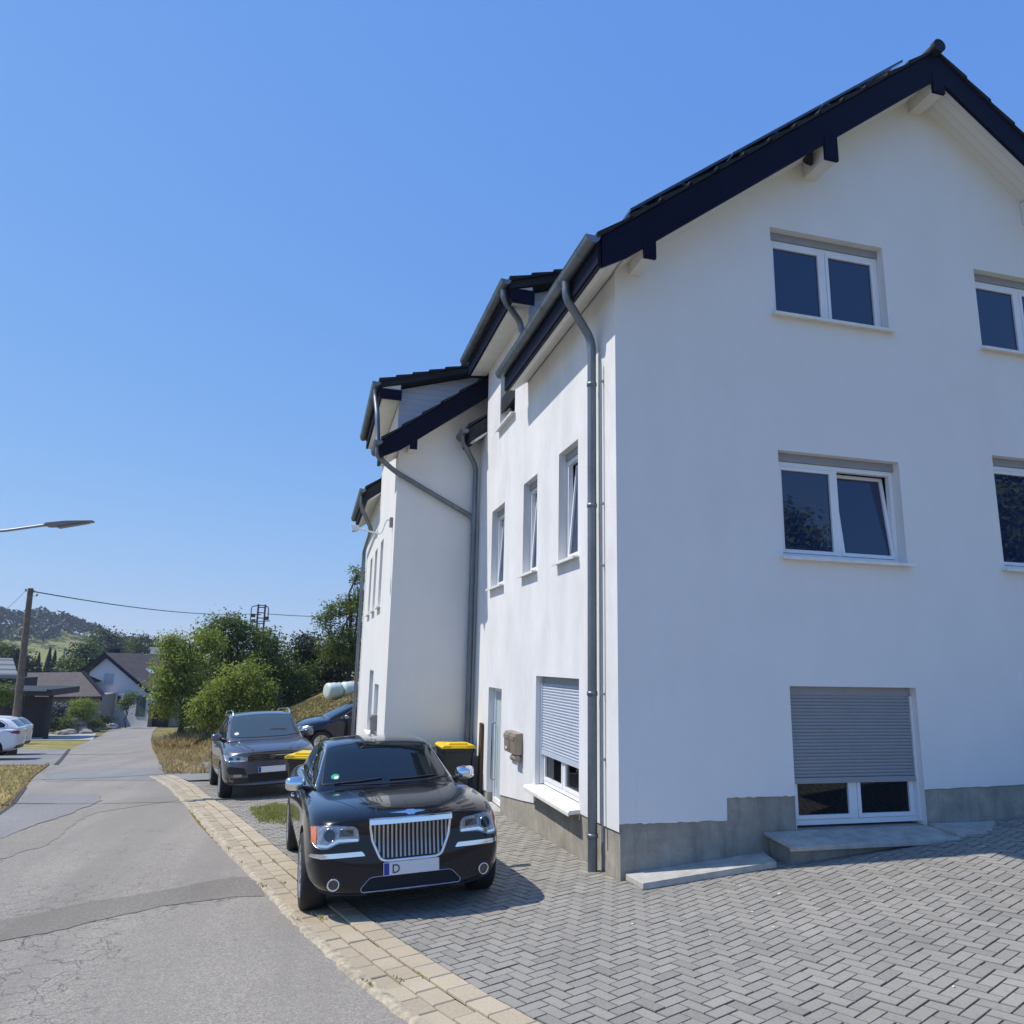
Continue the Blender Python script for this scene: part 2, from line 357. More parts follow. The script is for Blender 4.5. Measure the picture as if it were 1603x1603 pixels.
def stuff(o, label, cat): o['kind'] = 'stuff'; o['label'] = label; o['category'] = cat; return o
def smoothstep(a, b, x):
    t = max(0., min(1., (x-a)/(b-a))); return t*t*(3-2*t)
def arc_path(pts, r=.08, n=6):     # polyline with rounded corners
    pts = [Vector(p) for p in pts]; out = [pts[0]]
    for i in range(1, len(pts)-1):
        a, b, c = pts[i-1], pts[i], pts[i+1]; d1 = (a-b); d2 = (c-b); rr = min(r, d1.length*.45, d2.length*.45)
        p, q = b+d1.normalized()*rr, b+d2.normalized()*rr
        for k in range(n+1): t = k/n; out.append((1-t)**2*p+2*t*(1-t)*b+t*t*q)
    out.append(pts[-1]); return out

# ---------------------------------------------------------------- terrain
ROADR = [(1.1, -12), (-.3, -8), (-1.15, -5.5), (-1.9, -3.1), (-2.22, -2.18), (-2.52, -1.25), (-2.88, .15), (-3.55, 2.71), (-4.29, 5.66), (-4.95, 8.64), (-5.57, 11.17), (-6.23, 14.6), (-7.6, 22), (-9.48, 31.7), (-12.2, 46.6), (-14.8, 62), (-16.3, 73), (-15.5, 81), (-12, 86), (-4, 89)]
ROADL = [(-6.2, -12), (-6.4, -8), (-6.5, -5.5), (-6.6, -3.1), (-6.7, -2.2), (-6.75, -1.2), (-6.85, .2), (-7.0, 2.7), (-7.2, 5.7), (-7.6, 8.6), (-8.27, 11.3), (-9.1, 14.6), (-10.7, 22), (-12.95, 32), (-15.6, 46.6), (-18.2, 62), (-20.2, 74), (-20.4, 84), (-17, 90.5), (-4, 93)]
def interp(poly, y):
    for (x0, y0), (x1, y1) in zip(poly, poly[1:]):
        if y0 <= y <= y1: return x0+(x1-x0)*(y-y0)/(y1-y0)
    return poly[0][0] if y < poly[0][1] else poly[-1][0]
def gz(x, y):
    gx = .09*x if x > 0 else .035*max(x, -4)
    if x > 9: gx = .81
    if y < 10: gy = -.05*max(y, -25)
    elif y < 50: gy = -.5-.07*(y-10)
    elif y < 80: gy = -3.3-.05*(y-50)
    else: gy = -4.8-.02*(min(y, 260)-80)
    return -.05+gx+gy
def H(x, y):
    z = gz(x, y)
    if y > 12:
        xr = interp(ROADR[:17], min(y, 73)); d = x-xr-1.2
        if d > 0: z += min(.385*d, 3.8)*smoothstep(12.5, 19, y)*(1-smoothstep(55, 75, y))
    return z

def drape(name, pts, mat, off, step=.6, parent=None, vc=False, fn=None):
    """polygon draped on the terrain"""
    bm = bmesh.new(); vs = [bm.verts.new((x, y, 0)) for x, y in pts]
    tri = tessellate_polygon([[Vector((x, y, 0)) for x, y in pts]])
    for t in tri:
        try: bm.faces.new([vs[i] for i in t])
        except ValueError: pass
    xs = [p[0] for p in pts]; ys = [p[1] for p in pts]
    def cut(co, no):
        bmesh.ops.bisect_plane(bm, geom=bm.verts[:]+bm.edges[:]+bm.faces[:], plane_co=co, plane_no=no, dist=1e-5)
    xx = [0., -4., 9.]; k = min(xs)
    nx = int((max(xs)-min(xs))/step); ny = int((max(ys)-min(ys))/step)
    for i in range(1, min(nx, 60)): xx.append(min(xs)+i*(max(xs)-min(xs))/min(nx, 60))
    for x in xx:
        if min(xs) < x < max(xs): cut((x, 0, 0), (1, 0, 0))
    yy = [10., 14., 50., 80.]
    for i in range(1, min(ny, 60)): yy.append(min(ys)+i*(max(ys)-min(ys))/min(ny, 60))
    for y in yy:
        if min(ys) < y < max(ys): cut((0, y, 0), (0, 1, 0))
    for v in bm.verts: v.co.z = H(v.co.x, v.co.y)+off+(fn(v.co.x, v.co.y) if fn else 0)
    bmesh.ops.recalc_face_normals(bm, faces=bm.faces)
    me = bpy.data.meshes.new(name); bm.to_mesh(me); bm.free()
    if me.polygons and me.polygons[0].normal.z < 0: me.flip_normals()
    me.materials.append(mat); o = bpy.data.objects.new(name, me); COL.objects.link(o)
    if parent: o.parent = parent
    return o

# ground sheet
def axis(lo, hi, dense, extra):
    out = set(extra); v = 0.
    x = dense[0]
    while x < dense[1]: out.add(round(x, 3)); x += 1.
    x = dense[1]; s = 1.2
    while x < hi: out.add(round(x, 3)); x += s; s *= 1.18
    out.add(hi); x = dense[0]; s = 1.2
    while x > lo: out.add(round(x, 3)); x -= s; s *= 1.18
    out.add(lo); return sorted(out)
gx_ = axis(-900, 900, (-30, 14), (0, -4, 9)); gy_ = axis(-300, 1500, (-12, 90), (10, 14, 50, 80, 260))
mb = MB()
for y in gy_:
    for x in gx_: mb.v.append((x, y, H(x, y)-.02))
nx = len(gx_)
for j in range(len(gy_)-1):
    for i in range(nx-1): mb.f.append((j*nx+i, j*nx+i+1, (j+1)*nx+i+1, (j+1)*nx+i)); mb.c.append(None)
struct(obj('ground', mb, M['grassbank'], recalc=False, smooth='all'))

def strip(name, A, B, mat, off):
    # ruled sheet between polylines with matching points, refined along and across
    mb = MB(); rows = []
    for i in range(len(A)-1):
        n = max(1, int((Vector(A[i+1])-Vector(A[i])).length/.8))
        for k in range(n):
            t = k/n; rows.append(((A[i][0]+(A[i+1][0]-A[i][0])*t, A[i][1]+(A[i+1][1]-A[i][1])*t), (B[i][0]+(B[i+1][0]-B[i][0])*t, B[i][1]+(B[i+1][1]-B[i][1])*t)))
    rows.append((A[-1], B[-1])); m_ = 14
    for a, b in rows:
        for k in range(m_+1):
            t = k/m_; x = a[0]+(b[0]-a[0])*t; y = a[1]+(b[1]-a[1])*t; mb.v.append((x, y, H(x, y)+off))
    for j in range(len(rows)-1):
        for k in range(m_): mb.f.append((j*(m_+1)+k, j*(m_+1)+k+1, (j+1)*(m_+1)+k+1, (j+1)*(m_+1)+k)); mb.c.append(None)
    return struct(obj(name, mb, mat, recalc=False, smooth='all'))
strip('road', ROADL, ROADR, M['road'], .004)
# side area: asphalt behind the parked cars, and drives on the left
struct(drape('side_road', [(-6.05, 14.0), (-5.3, 12.3), (-1.4, 13.9), (5, 16), (5, 19), (-1, 19.5), (-4.5, 18.6), (-6.5, 17.2), (-7.1, 19.2), (-6.3, 14.8)], M['roaddark'], .012, 1.))
struct(drape('driveway', [(-26, 20.5), (-10.0, 19.3), (-12.9, 31.8), (-30, 38)], M['roaddark'], .006, 1.5))
struct(drape('garden_path', [(-26, 46), (-15.6, 46.9), (-18.1, 58.2), (-28, 57)], M['path'], .006, 2.))
struct(drape('lawn', [(-30, 5), (-7.35, 6.2), (-8.2, 11.3), (-9.9, 19.2), (-26, 20.4)], M['grass'], -.004, 1.))
struct(drape('verge', [(-30, 38.2), (-12.95, 31.9), (-15.5, 45.8), (-26, 45.8)], M['grass'], -.004, 1.5))
struct(drape('driveway', [(-26, -12), (-6.25, -12), (-6.75, -1.2), (-7.2, 5.9), (-26, 4.9)], M['roaddark'], -.004, 1.5))
# worn-in repairs of the road surface
def jag(pts, amp=.05, n=14):
    out = []
    for i, p in enumerate(pts):
        q = pts[(i+1) % len(pts)]
        for k in range(n):
            t = k/n; x = p[0]+(q[0]-p[0])*t; y = p[1]+(q[1]-p[1])*t
            dx, dy = (noise.noise(Vector((x*2.1, y*2.1, 1)))+.5*noise.noise(Vector((x*9, y*9, 1))))*amp, (noise.noise(Vector((x*2.1, y*2.1, 9)))+.5*noise.noise(Vector((x*9, y*9, 9))))*amp
            out.append((x+dx, y+dy))
    return out
struct(drape('road_patch', jag([(-6.8, .1), (-5.13, .6), (-4.75, .92), (-4.06, 1.35), (-3.4, 1.72), (-3.2, 1.55), (-3.07, .82), (-3.34, .87), (-3.96, .78), (-4.55, .25), (-5.0, -.05), (-6.7, -.6)]), M['roadpatch'], .008))
struct(drape('road_patch', jag([(-5.01, 8.9), (-4.9, 8.3), (-5.43, 7.65), (-5.86, 7.0), (-6.01, 6.2), (-5.8, 4.5), (-5.95, 3.33), (-6.6, 2.6), (-6.85, 2.8), (-6.4, 5.4), (-6.25, 7.06), (-5.87, 8.84)], .1), M['roadpatch2'], .008))
struct(drape('road_patch', jag([(-7.1, 4.4), (-6.75, 3.0), (-6.5, 4.5), (-6.35, 6.5), (-6.2, 8.5), (-6.55, 9.6), (-7.0, 9.6), (-7.75, 9.8), (-7.5, 8.2), (-7.15, 6.0)], .08), M['roaddark'], .012))
struct(drape('road_patch', jag([(-5.4, 11.5), (-5.7, 12.6), (-8.4, 12.9), (-9.0, 15), (-9.6, 17), (-6.9, 17.4), (-6.0, 14.2)], .15), M['roaddark'], .008))
def line_poly(pts, w):
    L, R = [], []
    for i, p in enumerate(pts):
        a = Vector(pts[max(i-1, 0)]); b = Vector(pts[min(i+1, len(pts)-1)]); d = (b-a).normalized(); n_ = Vector((-d.y, d.x))*w/2
        L.append((p[0]+n_.x, p[1]+n_.y)); R.append((p[0]-n_.x, p[1]-n_.y))
    return L+R[::-1]
struct(drape('seam_and_wire_shadow', line_poly([(-5.44, 16.95), (-5.86, 15.71), (-6.15, 14.6), (-7.4, 13.6), (-9.0, 13.2)], .05), M['seamshade'], .016))  # wire shadow across the road painted as a dark strip, plus kerb-end seam
struct(drape('seam_and_wire_shadow', line_poly([(-12.9, 31.8), (-10.9, 23.4), (-9.95, 19.3)], .12), M['seamshade'], .016))
struct(drape('seam_and_wire_shadow', line_poly([(-8.25, 11.2), (-7.5, 8.2), (-7.12, 5.9), (-6.9, 2)], .07), M['seamshade'], .016))

# ---- beige gutter strip along the parking bay: three courses of blocks with a rough concrete haunch
INNER = [(.85, -10), (-.25, -6.8), (-.85, -5.0), (-1.3, -3.4), (-1.61, -2.51), (-1.735, -2.18), (-1.99, -1.38), (-2.23, -.53), (-2.85, 2.0), (-3.39, 4.34), (-3.95, 6.75), (-4.53, 8.82), (-5.0, 10.8), (-5.6, 12.9), (-5.95, 14.0)]
def resample(P, step):
    out = [Vector(P[0])]; carry = 0
    for a, b in zip(P, P[1:]):
        a, b = Vector(a), Vector(b); L = (b-a).length; d = step-carry
        while d <= L: out.append(a+(b-a)*(d/L)); d += step
        carry = L-(d-step)
    return out
inner = resample(INNER, .222)
def nrm(P, i):
    a, b = P[max(i-2, 0)], P[min(i+2, len(P)-1)]; d = (b-a).normalized(); return Vector((-d.y, d.x))
mb = MB(); haunch = MB(); jb = MB(); rnd = random.Random(3)
offs = [(0., .163), (.163, .308), (.308, .43)]
dz = [.012, -.004, -.012, -.006]
def block(mb, q, zf, c, g=.0045, ch=.006, h=.02):
    cx = sum(p.x for p in q)/4; cy = sum(p.y for p in q)/4; cc = Vector((cx, cy))
    def ins(p, d): v = p-cc; L = v.length; return cc+v*((L-d)/L)
    top = [ins(p, g+ch) for p in q]; mid = [ins(p, g) for p in q]
    T = [(p.x, p.y, zf(p)) for p in top]; Mm = [(p.x, p.y, zf(p)-ch) for p in mid]; B = [(p.x, p.y, zf(p)-h) for p in mid]
    b = len(mb.v); mb.v += T+Mm+B; n = len(q)
    mb.f.append(tuple(b+i for i in range(n))); mb.c.append(c)
    for i in range(n):
        j = (i+1) % n
        mb.f.append((b+i, b+n+i, b+n+j, b+j)); mb.f.append((b+n+i, b+2*n+i, b+2*n+j, b+n+j)); mb.c += [c, c]
for r, (o0, o1) in enumerate(offs):
    sh = [0, .5, .25][r]
    for i in range(len(inner)-2):
        i0, i1 = i, i+1
        a, b = inner[i0], inner[i1]; a2 = inner[i1]; b2 = inner[min(i1+1, len(inner)-1)]
        A = a.lerp(b, sh); Bp = a2.lerp(b2, sh); n0, n1 = nrm(inner, i0), nrm(inner, i1)
        q = [A+n0*o0, A+n0*o1, Bp+n1*o1, Bp+n1*o0]
        dzz = rnd.uniform(-.003, .003); tilt = rnd.uniform(-.01, .01)
        def zf(p, r=r, dzz=dzz, cx=A): return H(p.x, p.y)+.034+dz[r]+dzz+tilt*(p.x-cx.x)
        q = q[::-1]
        block(mb, q, zf, min(1, max(0, rnd.gauss(.5+[.12, .05, -.25][r], .18))))
ks = struct(obj('kerb', mb, M['kerb'], vc=True))
L1 = [p+nrm(inner, i)*-.005 for i, p in enumerate(inner)]; L2 = [p+nrm(inner, i)*.44 for i, p in enumerate(inner)]
mb = MB()
for i in range(len(inner)-1):
    q = [L1[i], L1[i+1], L2[i+1], L2[i]]; mb.face([(p.x, p.y, H(p.x, p.y)+.012) for p in q])
struct(obj('kerb_joint_sand', mb, M['joint'], recalc=False))
mb = MB(); prev = None; hp = []
for i, p in enumerate(inner):
    for k in range(3):
        q = p.lerp(inner[min(i+1, len(inner)-1)], k/3); n_ = nrm(inner, i)
        wd = .055+.03*noise.noise(Vector((q.x*6, q.y*6, 0)))+.02*noise.noise(Vector((q.x*19, q.y*19, 4)))
        hp.append((q+n_*.425, q+n_*(.43+wd*.5), q+n_*(.43+wd), q+n_*(.46+wd)))
for i in range(len(hp)-1):
    for k in range(3):
        zz = [.026, .024+.01*rnd.random(), .016, -.02]
        a, b, c, d = hp[i][k], hp[i+1][k], hp[i+1][k+1], hp[i][k+1]
        z1 = [.024, .026, .019, -.02]
        mb.face([(a.x, a.y, H(a.x, a.y)+z1[k]), (b.x, b.y, H(b.x, b.y)+z1[k]), (c.x, c.y, H(c.x, c.y)+z1[k+1]), (d.x, d.y, H(d.x, d.y)+z1[k+1])])
struct(obj('kerb_haunch', mb, M['roughconc'], recalc=False))

# ---- herringbone pavers: real bricks laid over the terrain, clipped to the yard
W_ = .0893; ang = radians(22)
def yard(x, y):
    if y > 11.6 or y < -8.5 or x > 8.8: return False
    xi = interp([(a, b) for a, b in INNER], y)
    if x < xi+.012: return False
    if 0.012 < x and y > -.012: return False
    if x > -1.53 and y > 6.58: return False
    return True
def clip_q(q):
    # clip a brick against the kerb line (half-plane) ; simple corner test
    ins = [yard(p.x, p.y) for p in q]
    if all(ins): return q
    if not any(ins): return None
    out = []
    n = len(q)
    for i in range(n):
        a, b = q[i], q[(i+1) % n]; ia, ib = ins[i], ins[(i+1) % n]
        if ia: out.append(a)
        if ia != ib:
            lo, hi = (a, b) if ia else (b, a)
            for _ in range(12):
                m_ = (lo+hi)/2
                if yard(m_.x, m_.y): lo = m_
                else: hi = m_
            out.append(lo)
    ar = 0
    for i in range(len(out)):
        a, b = out[i], out[(i+1) % len(out)]; ar += a.x*b.y-b.x*a.y
    return out if len(out) >= 3 and abs(ar)/2 > .0012 else None
def poly_block(mb, q, c, dzz, near):
    cx = sum(p.x for p in q)/len(q); cy = sum(p.y for p in q)/len(q); cc = Vector((cx, cy))
    def zf(p): return H(p.x, p.y)+.034+dzz
    def inset(d):
        out = []; n = len(q)
        for i in range(n):
            a, b, c_ = q[i-1], q[i], q[(i+1) % n]
            e1 = (b-a).normalized(); e2 = (c_-b).normalized(); n1 = Vector((-e1.y, e1.x)); n2 = Vector((-e2.y, e2.x)); s_ = n1+n2
            k = s_.dot(n1)
            if k < .35: k = .35
            out.append(b+s_*(d/k))
        return out
    t = inset(.0062 if near else .006); m_ = inset(.0030 if near else .004); n = len(q); b = len(mb.v)
    mb.v += [(p.x, p.y, zf(p)) for p in t]+[(p.x, p.y, zf(p)-.005) for p in m_]
    c = max(c, .14); mb.f.append(tuple(b+i for i in range(n))); mb.c.append(c)
    for i in range(n): j = (i+1) % n; mb.f.append((b+i, b+n+i, b+n+j, b+j)); mb.c.append(.085)
    if near:
        mb.v += [(p.x, p.y, zf(p)-.02) for p in m_]
        for i in range(n): j = (i+1) % n; mb.f.append((b+n+i, b+2*n+i, b+2*n+j, b+n+j)); mb.c.append(0.)
mb = MB(); rnd = random.Random(11); ca, sa = cos(ang), sin(ang)
def toW(u, v): return Vector((u*ca-v*sa, u*sa+v*ca))
for a in range(-110, 150):
    for bq in range(-110, 180):
        # herringbone lattice: translation (W,W) diagonal and (2W,-2W)
        u = (a+2*bq)*W_; v = (a-2*bq)*W_
        p = toW(u, v)
        if p.x < -6.5 or p.x > 9.3 or p.y < -9 or p.y > 12.2: continue
        for hv in (0, 1):
            if hv == 0: q = [(u, v), (u+2*W_, v), (u+2*W_, v+W_), (u, v+W_)]
            else: q = [(u, v+W_), (u+W_, v+W_), (u+W_, v+3*W_), (u, v+3*W_)]
            q = [toW(*t) for t in q]; q = clip_q(q)
            if not q: continue
            c = min(1, max(0, rnd.gauss(.5, .17))); near = q[0].y < 3
            if rnd.random() < .03: c *= .3
            poly_block(mb, q, c, rnd.gauss(0, .0012), near)
struct(obj('paving', mb, M['paver'], vc=True))
struct(drape('paving_joint_sand', [(.6, -9), (9, -9), (9, .02), (.02, .02), (.02, 6.6), (-1.5, 6.6), (-1.5, 11.7), (-5.3, 11.9)]+[(a+.0, b) for a, b in reversed(INNER[1:13])], M['joint'], .019, .8))

# ---------------------------------------------------------------- windows
def fr_win(parent, plane, u0, u1, z0, z1, panes=2, depth=.11, sill=True, tilt=None, shut=None, box=.09, sillh=.045, silld=.075, glass='glass', shutmat='shutter', name='window'):
    """plane: function (u, d, z)->xyz with d = distance outwards from the wall face"""
    P = plane
    def bx(mb, a0, a1, d0, d1, c0, c1):
        pts = [P(a0, d0, c0), P(a1, d0, c0), P(a1, d1, c0), P(a0, d1, c0), P(a0, d0, c1), P(a1, d0, c1), P(a1, d1, c1), P(a0, d1, c1)]
        b = len(mb.v); mb.v += pts; mb.f += [tuple(b+i for i in q) for q in ((0, 3, 2, 1), (4, 5, 6, 7), (0, 1, 5, 4), (1, 2, 6, 5), (2, 3, 7, 6), (3, 0, 4, 7))]; mb.c += [None]*6
    fw = .055; d1 = -depth; d0 = -depth-.06; zt = z1-box
    fr = MB(); e = .002
    bx(fr, u0+e, u0+fw, d0, d1, z0+e, zt-e); bx(fr, u1-fw, u1-e, d0, d1, z0+e, zt-e); bx(fr, u0+fw, u1-fw, d0, d1, z0+e, z0+fw); bx(fr, u0+fw, u1-fw, d0, d1, zt-fw, zt-e)
    n = panes; cw = (u1-u0-2*fw)/n
    for k in range(1, n): bx(fr, u0+fw+k*cw-.03, u0+fw+k*cw+.03, d0, d1+.004, z0+fw, zt-fw)
    f = obj(name, fr, M['pvc'], parent, bevel=.004)
    for k in range(n):
        a0 = u0+fw+k*cw+(.03 if k else 0)+.003; a1 = u0+fw+(k+1)*cw-(.03 if k < n-1 else 0)-.003; sw = .04
        c0, c1 = z0+fw+.003, zt-fw-.003; tl = tilt if tilt and k in tilt[0] else None
        sh = MB(); gl = MB()
        def TT(d, z): return d-(tilt[1]*(z-c0)/(c1-c0) if tl else 0)
        def bxt(mb, a0, a1, dd0, dd1, c0_, c1_):
            pts = [P(a0, TT(dd0, c0_), c0_), P(a1, TT(dd0, c0_), c0_), P(a1, TT(dd1, c0_), c0_), P(a0, TT(dd1, c0_), c0_), P(a0, TT(dd0, c1_), c1_), P(a1, TT(dd0, c1_), c1_), P(a1, TT(dd1, c1_), c1_), P(a0, TT(dd1, c1_), c1_)]
            b = len(mb.v); mb.v += pts; mb.f += [tuple(b+i for i in q) for q in ((0, 3, 2, 1), (4, 5, 6, 7), (0, 1, 5, 4), (1, 2, 6, 5), (2, 3, 7, 6), (3, 0, 4, 7))]; mb.c += [None]*6
        q0, q1 = d0+.005, d1+.010
        bxt(sh, a0, a0+sw, q0, q1, c0, c1); bxt(sh, a1-sw, a1, q0, q1, c0, c1); bxt(sh, a0+sw, a1-sw, q0, q1, c0, c0+sw); bxt(sh, a0+sw, a1-sw, q0, q1, c1-sw, c1)
        bxt(gl, a0+sw-.002, a1-sw+.002, d1-.025, d1-.015, c0+sw-.002, c1-sw+.002)
        obj('sash', sh, M['pvc'], f, bevel=.003); obj('glass', gl, M[glass], f)
    # dark room behind and roller shutter box
    bk = MB(); bx(bk, u0-.1, u1+.1, -.9, -.3, z0-.05, z1+.05); 
    # back box is open to the window: build as five inner faces
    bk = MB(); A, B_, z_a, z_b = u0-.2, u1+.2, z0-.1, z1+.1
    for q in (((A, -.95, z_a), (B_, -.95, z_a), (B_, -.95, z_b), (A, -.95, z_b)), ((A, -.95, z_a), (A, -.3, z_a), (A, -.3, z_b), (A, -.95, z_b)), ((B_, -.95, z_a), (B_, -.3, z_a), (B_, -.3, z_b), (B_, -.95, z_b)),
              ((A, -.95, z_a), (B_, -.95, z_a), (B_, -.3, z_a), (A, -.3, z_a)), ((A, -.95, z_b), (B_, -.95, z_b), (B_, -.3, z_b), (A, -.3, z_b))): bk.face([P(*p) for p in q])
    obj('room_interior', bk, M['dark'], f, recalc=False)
    if box > .02:
        sb = MB(); bx(sb, u0+e, u1-e, d0, d1+.018, zt, z1-e); obj('shutter_box', sb, M['shutterd'], f)
    if sill:
        sm = MB(); bx(sm, u0-.045, u1+.045, -depth, silld, z0-.022, z0-.004); bx(sm, u0-.045, u1+.045, silld-.010, silld+.002, z0-.038, z0-.003)
        obj('window_sill', sm, M['stonesill'], f, bevel=.003)
    if shut is not None:   # roller shutter lowered down to height shut
        s_ = MB(); nsl = max(4, int((zt-shut)/.033)); hh = (zt-shut)/nsl
        prof = [(-.004, 0), (.006, .15), (.010, .5), (.006, .82), (-.004, .88), (-.004, 1)]
        for k in range(nsl):
            zb = shut+k*hh
            for (e0, t0), (e1, t1) in zip(prof, prof[1:]):
                s_.face([P(u0+.03, d1+.02+e0, zb+t0*hh), P(u1-.03, d1+.02+e0, zb+t0*hh), P(u1-.03, d1+.02+e1, zb+t1*hh), P(u0+.03, d1+.02+e1, zb+t1*hh)])
        bx(s_, u0+.03, u1-.03, d1+.008, d1+.036, shut-.055, shut-.001)
        obj('roller_shutter', s_, M[shutmat], f, recalc=False)
        g = MB(); bx(g, u0+e, u0+.028, d1+.002, d1+.045, z0+.01, zt); bx(g, u1-.028, u1-e, d1+.002, d1+.045, z0+.01, zt); obj('shutter_rail', g, M['pvc'], f)
    return f

def facade(name, P, outer, holes, mat, parent, reveal=.18, sills=None, label=None):
    loops = [[Vector((u, z, 0)) for u, z in outer]]
    for (a0, a1, b0, b1) in holes: loops.append([Vector((a0, b0, 0)), Vector((a1, b0, 0)), Vector((a1, b1, 0)), Vector((a0, b1, 0))])
    flat = [p for l in loops for p in l]; mb = MB()
    mb.v = [P(p.x, 0, p.y) for p in flat]
    for t in tessellate_polygon(loops): mb.f.append(tuple(t)); mb.c.append(None)
    for (a0, a1, b0, b1) in holes:
        c = [(a0, b0), (a1, b0), (a1, b1), (a0, b1)]
        for i in range(4):
            p, q = c[i], c[(i+1) % 4]; mb.face([P(p[0], 0, p[1]), P(q[0], 0, q[1]), P(q[0], -reveal, q[1]), P(p[0], -reveal, p[1])])
    # outer rim, gives the render its thickness
    n = len(outer)
    for i in range(n):
        p, q = outer[i], outer[(i+1) % n]
        if max(p[1], q[1]) > .85 or (p[0] == q[0] and p[0] in (0, 1.08, 2.70, 4.5, 5.36, 1.87, 3.41)): continue
        mb.face([P(p[0], 0, p[1]), P(q[0], 0, q[1]), P(q[0], -.03, q[1]), P(p[0], -.03, p[1])])
    return obj(name, mb, mat, parent, recalc=False, label=label)

def gutter(parent, x, y0, y1, z, r=.075):
    mb = MB(); n = 10
    prof = [(cos(pi+pi*k/n)*r, sin(pi+pi*k/n)*r) for k in range(n+1)]; prof = [(prof[0][0]-.008, .008)]+prof
    inn = [(a*.9, b*.9+.004) for a, b in prof]
    loop = prof+inn[::-1]
    B = len(mb.v)
    for y in (y0, y1):
        for a, b in loop: mb.v.append((x+a, y, z+b))
    L = len(loop)
    for i in range(L): j = (i+1) % L; mb.f.append((B+i, B+j, B+L+j, B+L+i)); mb.c.append(None)
    for yy, s_ in ((y0, 1), (y1, -1)): mb.face([(x+a, yy, z+b) for a, b in prof]); 
    g = obj('gutter', mb, M['zinc'], parent, smooth=True)
    br = MB(); ny = max(2, int((y1-y0)/.62)); 
    for k in range(ny):
        yy = y0+(k+.5)*(y1-y0)/ny
        lo = [(a*1.06, b*1.06-.001) for a, b in prof]; 
        for i in range(len(lo)-1): br.face([(x+lo[i][0], yy-.012, z+lo[i][1]), (x+lo[i][0], yy+.012, z+lo[i][1]), (x+lo[i+1][0], yy+.012, z+lo[i+1][1]), (x+lo[i+1][0], yy-.012, z+lo[i+1][1])])
    obj('gutter_bracket', br, M['zinc'], g, recalc=False); return g
def downpipe(parent, pts, r=.047, clips=()):
    mb = MB().tube(arc_path(pts, .12, 7), r, 16); p = obj('downpipe', mb, M['zinc'], parent, smooth=True)
    c = MB()
    for q in clips: c.tube([(q[0], q[1], q[2]-.02), (q[0], q[1], q[2]+.02)], r*1.14, 16)
    if clips: obj('pipe_clip', c, M['zinc'], p, smooth=True)
    return p

def rake_tiles(mb, prof_fn, y0, y1, x0, x1, pitch=.33, th=.05):
    """stepped courses of tiles between x0 and x1 (x1 may be < x0: climbs towards x1)"""
    n = max(1, int(abs(x1-x0)/pitch)); s = (x1-x0)/n
    for k in range(n):
        a = x0+k*s; b = a+s*1.10
        za, zb = prof_fn(a), prof_fn(b)
        q = [(a, za+.052), (b, zb+.012), (b, zb-.012), (a, za-th*.35)]
        mb.prism(q, lambda u, v, w_: (u, w_, v), y0, y1)

def roofslope(x, xa=4.15, zt=9.5, m_=.75): return zt-m_*abs(x-xa)

def gable_house(name, label, P0, y_len, eave_parts, dorm, opts):
    """near-camera gable at y=0 of the house frame, ridge along y. P0 = (x,y,z shift)"""
    H0 = thing(name, label, 'house', P0)
    return H0

# ================================================================= HOUSE 1
h1 = thing('apartment_house', 'white rendered house at the right with dark gabled roof, nearest the camera', 'house', (0, 0, 0))
PG = lambda u, d, z: (u, -d, z)         # gable, facing -y
PL = lambda u, d, z: (-d, u, z)         # street side, facing -x
RZ = lambda x: roofslope(x)
sof = lambda x: RZ(x)-.37
gh = [(1.93, 3.47, 5.82, 6.90), (4.82, 6.36, 5.79, 6.85), (1.88, 3.44, 3.06, 4.22), (4.78, 6.32, 3.08, 4.43), (1.87, 3.41, .372, 1.73)]
# paint line of the gable: stepped
outer = [(0, .47), (1.11, .47), (1.115, .67), (1.87-.002, .68), (1.87-.002, .366), (3.412, .366), (3.412, .70), (8.3, .74), (8.3, sof(8.3)), (4.15, sof(4.15)), (0, sof(0))]
# carve the ground window as part of the outline (its lower part reaches below the paint line)
outer = [(0, .47)]+[(.03+k*.045, .47+.016*noise.noise(Vector((k*.9, 0, 0)))+.012*noise.noise(Vector((k*.23, 5, 0)))) for k in range(24)]+[(1.11, .47), (1.115, .67)]+[(1.13+k*.045, .675+.014*noise.noise(Vector((k*.9, 2, 0)))) for k in range(16)]+[(1.87, .68), (1.87, 1.73), (3.41, 1.73), (3.41, .70)]+[(3.5+k*.1, .705+.008*k/5+.012*noise.noise(Vector((k*.8, 3, 0)))) for k in range(16)]+[(8.3, .78), (8.3, sof(8.3)), (4.15, sof(4.15)), (0, sof(0))]
facade('gable_wall', PG, outer, gh[:4], M['plaster'], h1)
mb = MB()
for p, q in (((1.87, .3), (1.87, 1.73)), ((1.87, 1.73), (3.41, 1.73)), ((3.41, 1.73), (3.41, .3))):
    mb.face([PG(p[0], 0, p[1]), PG(q[0], 0, q[1]), PG(q[0], -.2, q[1]), PG(p[0], -.2, p[1])])
obj('window_reveal', mb, M['plaster'], h1, recalc=False)
# plinth behind the render, 15 mm back
mb = MB().box(.014, 1.868, .014, .2, -.35, .95).box(1.868, 3.412, .014, .2, -.35, .35).box(3.412, 8.28, .014, .2, -.35, .95)
obj('plinth', mb, M['plinth'], h1, bevel=0)
# street side
lh = [(1.13, 1.83, 3.11, 4.49), (2.76, 3.45, 3.13, 4.47), (4.56, 5.42, 3.12, 4.44), (4.05, 5.03, 5.78, 6.78)]
ZE = sof(0)-.012
